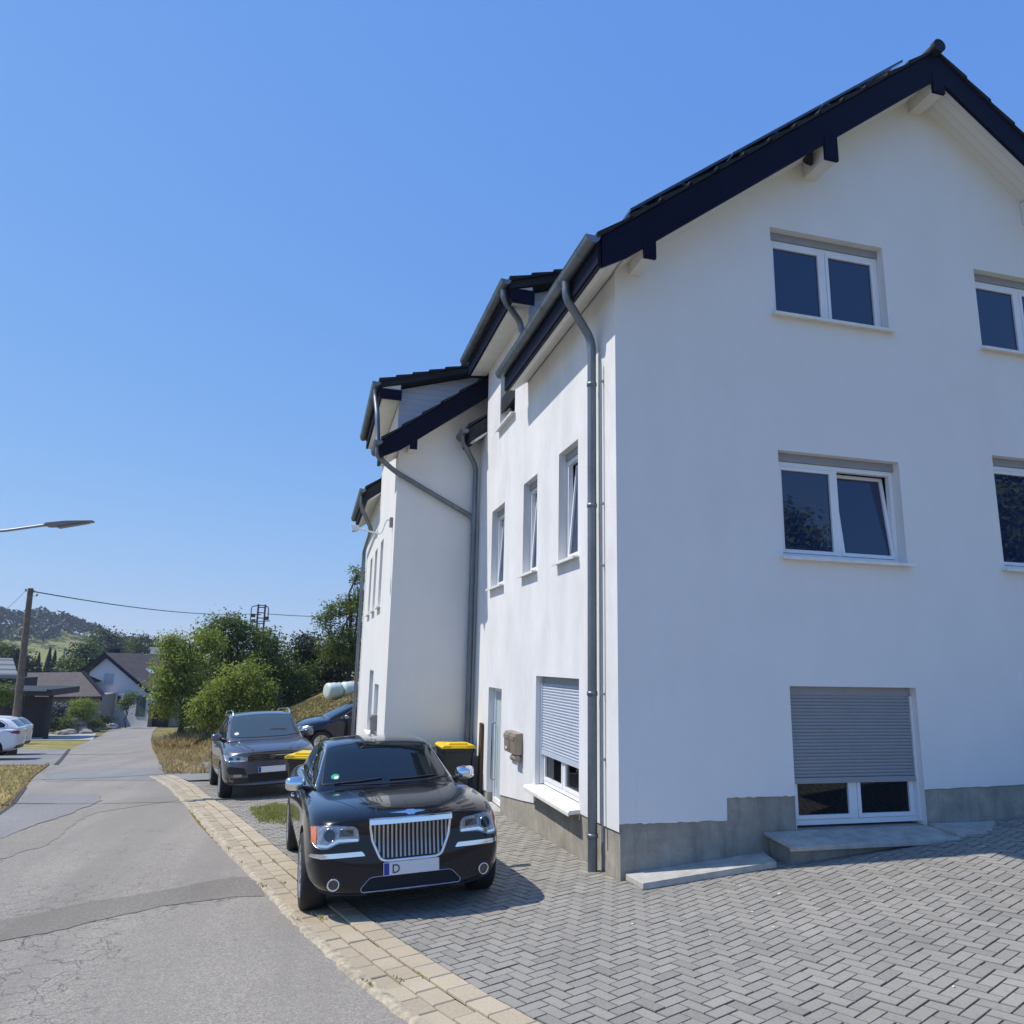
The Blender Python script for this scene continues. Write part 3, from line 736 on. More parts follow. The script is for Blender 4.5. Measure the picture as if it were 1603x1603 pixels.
# outline: plain eave 0..3.35, dormer to 7.15 between 3.35 and 6, then eave again; paint line along the bottom
outer = [(0, .40), (.35, .385), (1.08, .37), (1.08, 1.75), (2.70, 1.75), (2.70, .19), (3.3, .12), (4.1, .04), (4.50, .0), (4.50, 1.52), (5.36, 1.52), (5.36, -.08), (6.6, -.22), (6.6, ZE), (6.0, ZE), (6.0, 7.22), (3.35, 7.22), (3.35, ZE), (0, ZE)]
facade('street_wall', PL, outer, lh, M['plastermottled'], h1)
mb = MB()
for p, q in (((1.08, .3), (1.08, 1.75)), ((1.08, 1.75), (2.70, 1.75)), ((2.70, 1.75), (2.70, .2)), ((4.5, .0), (4.5, 1.52)), ((4.5, 1.52), (5.36, 1.52)), ((5.36, 1.52), (5.36, -.1))):
    mb.face([PL(p[0], 0, p[1]), PL(q[0], 0, q[1]), PL(q[0], -.22, q[1]), PL(p[0], -.22, p[1])])
obj('window_reveal', mb, M['plaster'], h1, recalc=False)
mb = MB().box(.014, .2, .2, 1.082, -.4, .6).box(.014, .2, 1.082, 2.698, -.5, .40).box(.014, .2, 2.698, 4.498, -.55, .35).box(.014, .3, 5.362, 6.58, -.7, .1).box(.014, .3, 4.498, 5.362, -.7, -.28)
obj('plinth', mb, M['plinth'], h1)
# hidden body so that light stays out: back and far walls, floor slabs
mb = MB().box(.35, 8.28, 5.9, 6.55, -.6, 6.2).box(8.0, 8.28, .22, 5.9, -.3, 6.3)
mb.box(.36, 8.0, 1.1, 5.9, 2.3, 2.5).box(.36, 8.0, 1.1, 5.9, 5.0, 5.2)
obj('rear_wall', mb, M['plaster'], h1)
# windows on the gable
fr_win(h1, PG, *gh[0]); fr_win(h1, PG, *gh[1]); fr_win(h1, PG, *gh[2], tilt=((1,), .11)); fr_win(h1, PG, *gh[3])
fr_win(h1, PG, *gh[4], shut=.83, sill=False, shutmat='shutterd', glass='glassdark')
fr_win(h1, PL, *lh[0], panes=1, tilt=((0,), .10)); fr_win(h1, PL, *lh[1], panes=1, tilt=((0,), .08)); fr_win(h1, PL, *lh[2], panes=1, tilt=((0,), .08)); fr_win(h1, PL, *lh[3], panes=1, tilt=((0,), .07))
w_ = fr_win(h1, PL, 1.08, 2.70, .42, 1.75, shut=.84, sill=False, glass='glassdark')
mb = MB().prism([(-.135, .380), (-.135, .345), (-.12, .345), (-.12, .36), (.11, .375), (.11, .418), (-.12, .402)], lambda u, v, w2: (u, w2, v), 1.04, 2.78)
obj('window_sill', mb, M['stonesill'], w_, bevel=.004)
# entrance door with a frosted side light
dr = MB()
for (a0, a1, b0, b1) in ((4.505, 4.56, -.24, 1.515), (5.30, 5.355, -.24, 1.515), (4.56, 5.30, 1.46, 1.515), (4.56, 5.30, -.24, -.16)): dr.box(.10, .16, a0, a1, b0, b1)
d_ = obj('door', dr, M['pvc'], h1, bevel=.004)
obj('door_glass', MB().box(.125, .135, 4.56, 5.30, -.16, 1.46), M['glassgrey'], d_)
obj('door_handle', MB().tube([(.09, 5.22, .1), (.04, 5.22, .12), (.04, 5.22, .95), (.09, 5.22, .97)], .013, 8), M['chromed'], d_, smooth=True)
obj('door_step', MB().box(-.12, .1, 4.5, 5.36, -.6, -.245), M['stone'], d_, bevel=.01)
# ---- roof
def roof1(house, y0, y1, xa, zt, m_, xl, xr, cut=None, solid=True):
    pass
rf = MB()
for (xa, xb, ya, yb) in ((0.02, 4.15, -.36, 6.55), (8.63, 4.15, -.36, 6.55), (-.33, .02, -.36, 3.33), (-.33, .02, 6.01, 6.55)):
    q = [(xa, RZ(xa)-.05), (xb, RZ(xb)-.05), (xb, RZ(xb)-.33), (xa, RZ(xa)-.33)]
    rf.prism(q, lambda u, v, w2: (u, w2, v), ya, yb)
roof = obj('roof', rf, M['tile'], h1)
tl = MB(); rake_tiles(tl, RZ, -.42, 3.34, -.36, .35); rake_tiles(tl, RZ, 6.01, 6.5, -.36, .35); rake_tiles(tl, RZ, -.42, 6.5, .35, 4.05); rake_tiles(tl, RZ, -.42, 6.5, 8.66, 4.25)
obj('tile_course', tl, M['tile'], roof)
rc = MB().tube([(4.15, -.47, 9.50), (4.15, -.2, 9.50), (4.15, 6.4, 9.50)], .078, 14); 
for k in range(20): rc.tube([(4.15, -.48+k*.35, 9.505), (4.15, -.42+k*.35, 9.505)], .088, 14)
obj('ridge_cap', rc, M['tile'], roof, smooth=True)
fa = MB()
for s_ in (0, 1):
    xa, xb = (-.30, 4.15) if s_ == 0 else (8.60, 4.15)
    q = [(xa, RZ(xa)-.03), (xb, RZ(xb)-.03), (xb, RZ(xb)-.41), (xa+(.28 if s_ == 0 else -.28), RZ(xa+.28 if s_ == 0 else xa-.28)-.41), (xa, RZ(xa)-.36)]
    fa.prism(q, lambda u, v, w2: (u, w2, v), -.40, -.36)
obj('rake_board', fa, M['navy'], roof)
sf = MB()
for s_ in (0, 1):
    xa, xb = (-.05, 4.15) if s_ == 0 else (8.35, 4.15)
    q = [(xa, RZ(xa)-.335), (xb, RZ(xb)-.335), (xb, RZ(xb)-.37), (xa, RZ(xa)-.37)]
    sf.prism(q, lambda u, v, w2: (u, w2, v), -.36, .0)
obj('gable_soffit', sf, M['boards'], roof)
# eave box on the street side + dark fascia board
q = [(-.285, RZ(-.285)-.335), (0.0, RZ(0)-.335), (0.0, sof(0)), (-.22, sof(-.22)), (-.27, sof(-.24)+.02)]
obj('eave_soffit', MB().prism(q, lambda u, v, w2: (u, w2, v), -.36, 3.33).prism(q, lambda u, v, w2: (u, w2, v), 6.0, 6.2), M['soffit'], roof)
obj('eave_board', MB().box(-.348, -.3305, -.40, 3.36, 5.84, 6.13).box(-.348, -.3305, 5.98, 6.54, 5.84, 6.13), M['navy'], roof)
# purlin boxes under the gable overhang
def purlin(x0, x1, ztop, zb, side):
    b = obj('purlin', MB().box(x0, x1, -.37, 0, zb, ztop), M['soffit'], roof, bevel=.01)
    obj('purlin_cap', MB().box(x0-.002, x1+.002, -.405, -.37, zb-.01, ztop), M['navy'], b); return b
purlin(4.065, 4.235, sof(4.15)+.02, 8.90, 0); purlin(2.43, 2.60, sof(2.5)+.03, 7.62, 0); purlin(.16, .29, sof(.22)+.03, 6.0, 0); purlin(5.70, 5.87, sof(5.8)+.03, 7.62, 0); purlin(8.0, 8.13, sof(8.1)+.03, 6.02, 0)
nb = MB(); 
for k in range(7):
    t = k/6; nb.v += [tuple((2.40-.045*sin(pi*t)*(1.2+cos(a))+.008*sin(9*a), -.20+.085*sin(a)*sin(pi*(.08+.88*t)), 7.66+.24*t)) for a in [2*pi*j/9 for j in range(9)]]
for k in range(6):
    for j in range(9): nb.f.append((k*9+j, k*9+(j+1) % 9, (k+1)*9+(j+1) % 9, (k+1)*9+j)); nb.c.append(None)
tag(obj('wasp_nest', nb, M['dark'], smooth=True), 'small dark nest stuck to the side of the middle purlin under the gable', 'nest')
# dormer flush with the street wall
DZ = 7.45
dro = MB(); DM = .32
DS = lambda x: DZ+.03+DM*(x+.36)
q = [(-.36, DS(-.36)), (2.9, DS(2.9)), (2.9, DS(2.9)-.14), (-.36, DS(-.36)-.12)]
dro.prism(q, lambda u, v, w2: (u, w2, v), 3.10, 6.22)
dm = obj('dormer_roof', dro, M['tile'], h1)
tl = MB(); rake_tiles(tl, lambda x: DS(x)+.01, 3.06, 6.26, -.38, 2.7, pitch=.31); obj('tile_course', tl, M['tile'], dm)
obj('dormer_soffit', MB().prism([(-.30, DS(-.3)-.125), (.0, DS(0)-.145), (0, 7.20), (-.30, 7.17)], lambda u, v, w2: (u, w2, v), 3.14, 6.18), M['soffit'], dm)
obj('dormer_board', MB().box(-.345, -.305, 3.12, 6.2, 7.17, DZ).box(-.34, .02, 3.095, 3.135, 7.15, 7.37).box(-.34, .02, 6.185, 6.22, 7.15, 7.37), M['navy'], dm)
obj('dormer_side', MB().prism([(.0, 6.1), (.0, DS(0)-.15), (2.5, DS(2.5)-.15)], lambda u, v, w2: (u+.001, w2, v), 3.352, 3.42).prism([(.0, 6.1), (.0, DS(0)-.15), (2.5, DS(2.5)-.15)], lambda u, v, w2: (u+.001, w2, v), 5.93, 5.998), M['cladding'], h1)
# solar modules above the street-side slope
for k in range(3):
    xa = .14+k*1.27; xb_ = xa+1.25; q = [(xa, RZ(xa)+.19), (xb_, RZ(xb_)+.19), (xb_, RZ(xb_)+.225), (xa, RZ(xa)+.225)]
    for j in range(1):
        p_ = obj('solar_module', MB().prism(q, lambda u, v, w2: (u, w2, v), -.12+j*1.7, 1.58+j*1.7), M['panelblue'], roof)
        obj('mounting_rail', MB().box(xa+.3, xa+.34, .1+j*1.7, .14+j*1.7, RZ(xa+.32)-.02, RZ(xa+.32)+.21).box(xa+.8, xa+.84, .1+j*1.7, .14+j*1.7, RZ(xa+.82)-.02, RZ(xa+.82)+.22), M['steel'], p_)
# gutters and pipes
gutter(h1, -.40, -.42, 3.42, 6.12); gutter(h1, -.40, 5.98, 6.55, 6.06); gutter(h1, -.43, 3.06, 6.26, DZ+.02)
downpipe(h1, [(-.40, .42, 6.08), (-.40, .42, 5.86), (-.085, .46, 5.42), (-.085, .46, -.12)], clips=[(-.085, .46, z) for z in (4.9, 3.55, 1.62, .28)])
downpipe(h1, [(-.42, 3.25, DZ-.02), (-.42, 3.25, DZ-.2), (-.09, 3.42, 6.98), (-.09, 3.42, 6.32), (-.22, 3.2, 6.2)])
downpipe(h1, [(-.40, 6.2, 6.02), (-.40, 6.2, 5.86), (-.10, 6.46, 5.5), (-.10, 6.46, -.3)])
mb = MB().tube([(-.03, .33, 5.1), (-.03, .33, .25)], .011, 8)
for z in (4.9, 3.55, 2.9, 1.62, 1.0): mb.box(-.045, 0, .318, .342, z-.012, z+.012)
obj('lightning_rod', mb, M['steel'], h1, smooth=True)

# ================================================================= HOUSE 2
H2 = thing('apartment_house', 'second white house with diagonal downpipe on its gable, behind the first', 'house', (-1.53, 6.6, 0))
dzz = -.34
R2 = lambda x: RZ(x)+dzz
S2 = lambda x: R2(x)-.37
outer = [(0, .05), (5.0, .1), (5.0, 9.0+dzz), (4.15, S2(4.15)), (0, S2(0))]
facade('gable_wall', PG, outer, [], M['plaster2'], H2)
E2 = S2(0)-.012
sh2 = [(2.15, 2.80, 3.0, 4.42), (3.60, 4.25, 3.0, 4.42), (5.0, 5.65, 3.0, 4.4), (1.5, 2.4, -.55, 1.45), (2.85, 3.85, .42, 1.70)]
outer = [(0, .0), (1.5-.01, -.1), (7.4, -.45), (7.4, E2), (3.6, E2), (3.6, 6.78), (.42, 6.78), (.42, E2), (0, E2)]
outer = [(0, -.65), (7.4, -.9), (7.4, E2), (3.6, E2), (3.6, 6.78), (.42, 6.78), (.42, E2), (0, E2)]
facade('street_wall', PL, outer, sh2, M['plaster2'], H2)
for k in range(3): fr_win(H2, PL, *sh2[k], panes=1, depth=.10)
fr_win(H2, PL, *sh2[4], panes=2)
d2 = obj('door', MB().box(.08, .14, 1.52, 2.38, -.53, 1.43), M['pvc'], H2); obj('door_glass', MB().box(.068, .082, 1.68, 2.22, -.3, 1.25), M['glassgrey'], d2)
obj('rear_wall', MB().box(.3, 8.2, 6.9, 7.38, -.9, 5.5).box(.25, 6, .3, .5, -.5, 5.4), M['plaster2'], H2)
rf = MB()
for (xa, xb, ya, yb) in ((.02, 4.15, -.34, 7.5), (8.63, 4.15, -.34, 7.5), (-.33, .02, -.34, .40), (-.33, .02, 3.61, 7.5)):
    rf.prism([(xa, R2(xa)-.05), (xb, R2(xb)-.05), (xb, R2(xb)-.33), (xa, R2(xa)-.33)], lambda u, v, w2: (u, w2, v), ya, yb)
r2 = obj('roof', rf, M['tile'], H2)
tl = MB(); rake_tiles(tl, R2, -.40, .41, -.36, .35); rake_tiles(tl, R2, 3.61, 7.55, -.36, .35); rake_tiles(tl, R2, -.40, 7.55, .35, 4.05); obj('tile_course', tl, M['tile'], r2)
q = [(-.30, R2(-.3)-.03), (4.15, R2(4.15)-.03), (4.15, R2(4.15)-.42), (.0, R2(0)-.42), (-.30, R2(-.3)-.34)]
obj('rake_board', MB().prism(q, lambda u, v, w2: (u, w2, v), -.38, -.34), M['navy'], r2)
q = [(-.05, R2(-.05)-.335), (4.15, R2(4.15)-.335), (4.15, R2(4.15)-.37), (-.05, R2(-.05)-.37)]
obj('gable_soffit', MB().prism(q, lambda u, v, w2: (u, w2, v), -.34, 0), M['boards'], r2)
q = [(-.285, R2(-.285)-.335), (0.0, R2(0)-.335), (0.0, S2(0)), (-.22, S2(-.22)), (-.27, S2(-.24)+.02)]
obj('eave_soffit', MB().prism(q, lambda u, v, w2: (u, w2, v), -.34, .42).prism(q, lambda u, v, w2: (u, w2, v), 3.6, 7.4), M['soffit'], r2)
obj('eave_board', MB().box(-.348, -.3305, -.38, .45, 5.5, 5.79).box(-.348, -.3305, 3.55, 7.45, 5.5, 5.79), M['navy'], r2)
b_ = obj('purlin', MB().box(.16, .29, -.35, 0, 5.68, 5.85), M['soffit'], r2); obj('purlin_cap', MB().box(.158, .292, -.385, -.35, 5.66, 5.86), M['navy'], b_)
E = 7.05
D2 = lambda x: E+.03+.30*(x+.4)
dm = obj('dormer_roof', MB().prism([(-.40, D2(-.4)), (2.9, D2(2.9)), (2.9, D2(2.9)-.13), (-.40, D2(-.4)-.11)], lambda u, v, w2: (u, w2, v), .16, 3.85), M['tile'], H2)
tl = MB(); rake_tiles(tl, lambda x: D2(x)+.01, .12, 3.88, -.42, 2.7, pitch=.31); obj('tile_course', tl, M['tile'], dm)
obj('dormer_soffit', MB().prism([(-.34, D2(-.34)-.115), (0, D2(0)-.135), (0, 6.80), (-.34, 6.77)], lambda u, v, w2: (u, w2, v), .2, 3.8), M['soffit'], dm)
obj('dormer_board', MB().box(-.385, -.345, .18, 3.85, 6.78, 7.03).box(-.38, .02, .155, .195, 6.75, 6.95), M['navy'], dm)
obj('dormer_side', MB().prism([(.0, 5.7), (.0, D2(0)-.15), (2.6, D2(2.6)-.15)], lambda u, v, w2: (u+.001, w2, v), .422, .5), M['cladding'], H2)
gutter(H2, -.40, -.42, .42, 5.75); gutter(H2, -.40, 3.55, 7.4, 5.75); gutter(H2, -.46, .12, 3.88, E+.0)
downpipe(H2, [(-.40, -.2, 5.70), (-.40, -.2, 5.52), (-.05, -.10, 5.28), (1.42, -.10, 4.53), (1.43, -.10, 4.3), (1.43, -.10, -.3)], clips=[(1.43, -.10, 4.2), (1.43, -.10, 2.0)])
downpipe(H2, [(-.46, .35, E-.05), (-.46, .35, E-.2), (-.42, .1, 6.4), (-.40, 0, 5.95), (-.40, -.05, 5.8)])
downpipe(H2, [(-.40, 4.0, 5.68), (-.40, 4.0, 5.4), (-.10, 4.6, 5.0), (-.09, 7.1, 4.8), (-.09, 7.2, -1.0)])

# ================================================================= CARS (built in metres, scaled to the scene's unit afterwards)
def evaluated(o):
    dg = bpy.context.evaluated_depsgraph_get(); return bpy.data.meshes.new_from_object(o.evaluated_get(dg))
def loft(rows, cap=True, crease_rows=()):
    """rows: list of half sections [(s,l,z)...] from bottom centre to top centre; mirrored"""
    bm = bmesh.new(); grid = []
    for r in rows:
        left = [bm.verts.new((s, -l, z)) for s, l, z in r]; right = [left[i] if abs(r[i][1]) < 1e-6 else bm.verts.new((r[i][0], r[i][1], r[i][2])) for i in range(len(r))]
        ring = left+[v for v in reversed(right) if v not in left]; grid.append(ring)
    n = len(grid[0])
    for a, b in zip(grid, grid[1:]):
        for k in range(n): bm.faces.new((a[k], a[(k+1) % n], b[(k+1) % n], b[k]))
    if cap:
        for ring in (grid[0], grid[-1]):
            m_ = len(rows[0]); # left idx 0..m-1, right reversed
            L = ring[:m_]; Rr = [ring[0]]+list(reversed(ring[m_:]))+[ring[m_-1]]
            for i in range(m_-1):
                q = [L[i], L[i+1], Rr[i+1], Rr[i]]; u = []
                [u.append(v) for v in q if v not in u]
                try: bm.faces.new(u)
                except ValueError: pass
    bmesh.ops.recalc_face_normals(bm, faces=bm.faces); return bm
def make_car(root, cfg):
    C_ = cfg; st = C_['body']; lean = C_.get('lean', {}); bow = C_.get('bow', .16); rbow = C_.get('rbow', .10); L = st[-1][0]
    rows = []
    for (s, zb, wb, wr, zr, wm, zm, ws, zs, wh, zh, zc) in st:
        sec = [(0, zb), (wb, zb), (wr, zr), (wm, zm), (ws, zs), (wh, zh), (wh*.5, zh+(zc-zh)*.75), (0, zc)]
        r = []
        for l, z in sec:
            f = max(0, 1-s/1.2)**1.5; fb = max(0, 1-(L-s)/1.0)**1.5
            x = s+bow*f*(l/.9)**2.2-rbow*fb*(l/.9)**2.2
            if s < .5:
                k = (1-s/.5); x += k*C_['nose'](z)
            if L-s < .5:
                k = 1-(L-s)/.5; x -= k*C_['tail'](z)
            r.append((x, l, z))
        rows.append(r)
    bm = loft(rows)
    me = bpy.data.meshes.new('body'); bm.to_mesh(me); bm.free(); me.materials.append(C_['paint']); me.materials.append(M['blackplastic'])
    tmp = bpy.data.objects.new('tmp', me); COL.objects.link(tmp)
    s_ = tmp.modifiers.new('s', 'SUBSURF'); s_.levels = s_.render_levels = 3
    bme = evaluated(tmp); bpy.data.objects.remove(tmp)
    # greenhouse
    g = []
    for (s, wb, zb, wt, zt, zc) in C_['cabin']:
        wm_, zm_ = wb+(wt-wb)*.45+.012, zb+(zt-zb)*.5
        g.append([(s, 0, zb-.08), (wb*.98 and s, wb*.96, zb-.08), (s, wb, zb), (s, wm_, zm_), (s, wt, zt-.012), (s, wt*.86, zt+(zc-zt)*.42), (s, wt*.45, zt+(zc-zt)*.85), (s, 0, zc)])
    bm = loft(g)
    me = bpy.data.meshes.new('cabin'); bm.to_mesh(me); bm.free(); me.materials.append(C_['paint'])
    tmp = bpy.data.objects.new('tmp', me); COL.objects.link(tmp)
    s_ = tmp.modifiers.new('s', 'SUBSURF'); s_.levels = s_.render_levels = 3
    cme = evaluated(tmp); bpy.data.objects.remove(tmp)
    # BVH of both for laying parts on
    bv = bmesh.new(); bv.from_mesh(bme); bv.from_mesh(cme); bvh = BVHTree.FromBMesh(bv); bv.free()
    # wheel arches
    bo = bpy.data.objects.new('body', bme); COL.objects.link(bo)
    for (sx, rad) in C_['arch']:
        for sd in (-1, 1):
            cyl = MB(); n = 40
            for yy in (C_['archin']*sd, 1.3*sd):
                for k in range(n): cyl.v.append((sx+rad*cos(2*pi*k/n), yy, C_['wheelr']+.01+rad*sin(2*pi*k/n)))
            for k in range(n): cyl.f.append((k, (k+1) % n, n+(k+1) % n, n+k)); cyl.c.append(None)
            cyl.f.append(tuple(range(n))); cyl.f.append(tuple(range(2*n-1, n-1, -1)))
            co = obj('cut', cyl, M['blackplastic'])
            bmod = bo.modifiers.new('b', 'BOOLEAN'); bmod.operation = 'DIFFERENCE'; bmod.object = co; bmod.solver = 'EXACT'
            nm = evaluated(bo); bo.modifiers.clear(); bo.data = nm; bpy.data.objects.remove(co)
    bo.data.name = 'body'; bo.parent = root
    for p in bo.data.polygons: p.use_smooth = True
    bo.data.set_sharp_from_angle(angle=radians(35))
    cb = bpy.data.objects.new('roof', cme); COL.objects.link(cb); cb.parent = root
    for p in cme.polygons: p.use_smooth = True

    def patch(name, poly, mode, mat, off=.004, thick=.01, parent=None, step=.05, side=1, clip=None, smooth=True, dirn=None, org=None):
        bm = bmesh.new(); vs = [bm.verts.new((u, v, 0)) for u, v in poly]
        for t in tessellate_polygon([[Vector((u, v, 0)) for u, v in poly]]):
            try: bm.faces.new([vs[i] for i in t])
            except ValueError: pass
        for ax in (0, 1):
            lo = min(p[ax] for p in poly); hi = max(p[ax] for p in poly); n = int((hi-lo)/step)
            for k in range(1, n+1):
                c = lo+k*(hi-lo)/(n+1); co = [0, 0, 0]; co[ax] = c; no = [0, 0, 0]; no[ax] = 1
                bmesh.ops.bisect_plane(bm, geom=bm.verts[:]+bm.edges[:]+bm.faces[:], plane_co=co, plane_no=no, dist=1e-6)
        top = {}; low = {}
        verts = list(bm.verts)
        for v in verts:
            u, w2 = v.co.x, v.co.y
            if mode == 'front': o, d = Vector((-2, u, w2)), Vector((1, 0, 0))
            elif mode == 'rear': o, d = Vector((L+2, u, w2)), Vector((-1, 0, 0))
            elif mode == 'side': o, d = Vector((u, 3*side, w2)), Vector((0, -side, 0))
            elif mode == 'top': o, d = Vector((u, w2, 4)), Vector((0, 0, -1))
            hit, nn, _, _ = bvh.ray_cast(o, d)
            if hit is None: hit = o+d*2.9; nn = -d
            if nn.dot(d) > 0: nn = -nn
            top[v] = hit+nn*off; low[v] = hit-nn*thick
        mb = MB(); idx = {v: i for i, v in enumerate(verts)}; n = len(verts)
        mb.v = [tuple(top[v]) for v in verts]+[tuple(low[v]) for v in verts]
        for f in bm.faces: mb.f.append(tuple(idx[v] for v in f.verts)); mb.c.append(None)
        for e in bm.edges:
            if len(e.link_faces) == 1: a, b = idx[e.verts[0]], idx[e.verts[1]]; mb.f.append((a, b, n+b, n+a)); mb.c.append(None)
        bm.free(); return obj(name, mb, mat, parent or root, smooth=smooth, recalc=True)
    C_['patch'] = patch; C_['bvh'] = bvh; C_['root'] = root; C_['L'] = L; C_['bodyobj'] = bo
    return patch
def rpoly(pts, r=.02, n=4):
    out = []
    m_ = len(pts)
    for i in range(m_):
        a, b, c = Vector(pts[i-1]), Vector(pts[i]), Vector(pts[(i+1) % m_]); rr = min(r, (a-b).length*.4, (c-b).length*.4)
        p, q = b+(a-b).normalized()*rr, b+(c-b).normalized()*rr
        for k in range(n+1): t = k/n; x = (1-t)**2*p+2*t*(1-t)*b+t*t*q; out.append((x.x, x.y))
    return out
def ring_poly(pts, wd):    # closed outline -> list of quads as separate small polygons
    cc = Vector((sum(p[0] for p in pts)/len(pts), sum(p[1] for p in pts)/len(pts))); n = len(pts); inn = []
    for i in range(n):
        a, b, c = Vector(pts[i-1]), Vector(pts[i]), Vector(pts[(i+1) % n]); e1 = (b-a).normalized(); e2 = (c-b).normalized()
        n1 = Vector((-e1.y, e1.x)); n2 = Vector((-e2.y, e2.x)); s_ = n1+n2; k = max(.4, s_.dot(n1)); q = b+s_*(wd/k)
        inn.append((q.x, q.y))
    return inn
def ring_patch(car, name, pts, wd, mode, mat, off, parent=None, side=1):
    """outline band laid on the body"""
    area = sum(pts[i][0]*pts[(i+1) % len(pts)][1]-pts[(i+1) % len(pts)][0]*pts[i][1] for i in range(len(pts)))
    if area < 0: pts = pts[::-1]
    dense = []
    for i in range(len(pts)):
        a, b = Vector(pts[i]), Vector(pts[(i+1) % len(pts)]); n = max(1, int((b-a).length/.04))
        for k in range(n): q = a+(b-a)*k/n; dense.append((q.x, q.y))
    inn = ring_poly(dense, wd); bvh = car['bvh']; L = car['L']; mb = MB(); n = len(dense); T = []; 
    def cast(u, w2, o_):
        if mode == 'front': o, d = Vector((-2, u, w2)), Vector((1, 0, 0))
        elif mode == 'rear': o, d = Vector((L+2, u, w2)), Vector((-1, 0, 0))
        elif mode == 'side': o, d = Vector((u, 3*side, w2)), Vector((0, -side, 0))
        else: o, d = Vector((u, w2, 4)), Vector((0, 0, -1))
        hit, nn, _, _ = bvh.ray_cast(o, d)
        if hit is None: hit = o+d*2.9; nn = -d
        if nn.dot(d) > 0: nn = -nn
        return hit+nn*o_
    A = [cast(u, v, off) for u, v in dense]; B = [cast(u, v, off) for u, v in inn]; A2 = [cast(u, v, -.005) for u, v in dense]; B2 = [cast(u, v, -.005) for u, v in inn]
    Mi = [(a+b)/2+(a-a2).normalized()*wd*.25 for a, b, a2 in zip(A, B, A2)]
    mb.v = [tuple(p) for p in A2+A+Mi+B+B2]
    for r in range(4):
        for i in range(n): j = (i+1) % n; mb.f.append((r*n+i, r*n+j, (r+1)*n+j, (r+1)*n+i)); mb.c.append(None)
    return obj(name, mb, mat, parent or car['root'], smooth='all')
def wheel(root, s, l, r, wdt, spokes=10, side=1, rimmat='alloy'):
    w_ = thing('wheel', '', ''); del w_['label']; del w_['category']; w_.parent = root; w_.location = (s, l, r)
    mt = Matrix.Rotation(radians(90)*side*-1, 4, 'X')
    h = wdt/2
    tyre = MB().lathe([(r*.66, -h*.9), (r*.72, -h), (r*.9, -h), (r*.97, -h*.85), (r, -h*.6), (r, h*.6), (r*.97, h*.85), (r*.9, h), (r*.72, h), (r*.66, h*.9), (r*.66, -h*.9)], 44, mt)
    obj('tyre', tyre, M['rubber'], w_, smooth=True)
    rim = MB().lathe([(r*.69, h*.92), (r*.67, h*.98), (r*.62, h*.9), (r*.60, h*.2), (r*.2, h*.05), (.001, h*.05)], 44, mt)
    rim.lathe([(r*.17, h*.3), (r*.17, h*.78), (r*.12, h*.86), (.001, h*.88)], 20, mt)
    for k in range(spokes):
        a = 2*pi*k/spokes; rot = Matrix.Rotation(a, 4, 'Z')
        b = [(r*.13, -r*.05, h*.55), (r*.64, -r*.035, h*.68), (r*.64, r*.035, h*.68), (r*.13, r*.05, h*.55), (r*.13, -r*.05, h*.8), (r*.64, -r*.028, h*.93), (r*.64, r*.028, h*.93), (r*.13, r*.05, h*.8)]
        B = len(rim.v); rim.v += [tuple(mt @ rot @ Vector(p)) for p in b]; rim.f += [tuple(B+i for i in q) for q in ((0, 3, 2, 1), (4, 5, 6, 7), (0, 1, 5, 4), (1, 2, 6, 5), (2, 3, 7, 6), (3, 0, 4, 7))]; rim.c += [None]*6
    obj('rim', rim, M[rimmat], w_, smooth=True); return w_
def blob(name, pts_sections, mat, parent, lvl=2):
    """closed soft shape from rings of equal length"""
    mb = MB(); n = len(pts_sections[0])
    for r in pts_sections: mb.v += [tuple(p) for p in r]
    for i in range(len(pts_sections)-1):
        for k in range(n): mb.f.append((i*n+k, i*n+(k+1) % n, (i+1)*n+(k+1) % n, (i+1)*n+k)); mb.c.append(None)
    mb.f.append(tuple(range(n))); mb.f.append(tuple((len(pts_sections)-1)*n+k for k in reversed(range(n)))); mb.c += [None]*2
    o = obj(name, mb, mat, parent, smooth='all'); s_ = o.modifiers.new('s', 'SUBSURF'); s_.levels = s_.render_levels = lvl; return o
def mirror(car, s, l, z, sd, cap, base='blackplastic', wd=.20, hh=.135):
    def ring(dl, k, ds=0): 
        return [Vector((s+ds+a*k, (l+dl)*sd, z+b*k)) for a, b in ((-.07, -hh*.35), (-.055, -hh*.5), (.05, -hh*.5), (.06, -hh*.3), (.06, hh*.35), (.045, hh*.5), (-.04, hh*.5), (-.075, hh*.2))]
    m_ = blob('mirror', [ring(-.01, .55, .01), ring(.03, .95), ring(wd*.6, 1., .0), ring(wd*.9, .9, .012), ring(wd, .55, .02)], M[cap], car['root'])
    obj('mirror_glass', MB().box(s+.058, s+.064, min((l+.03)*sd, (l+wd-.03)*sd), max((l+.03)*sd, (l+wd-.03)*sd), z-hh*.36, z+hh*.36), M['carglass'], m_)
    obj('mirror_foot', MB().tube([(s+.02, (l-.11)*sd, z-hh*.55), (s, (l+.02)*sd, z-hh*.35)], [.035, .025], 8), M[base], m_, smooth=True)
def seam_side(car, pts, sd, wdt=.006):
    car['patch']('panel_gap', line_poly(pts, wdt), 'side', M['dark'], off=.0008, thick=.004, step=.08, side=sd)
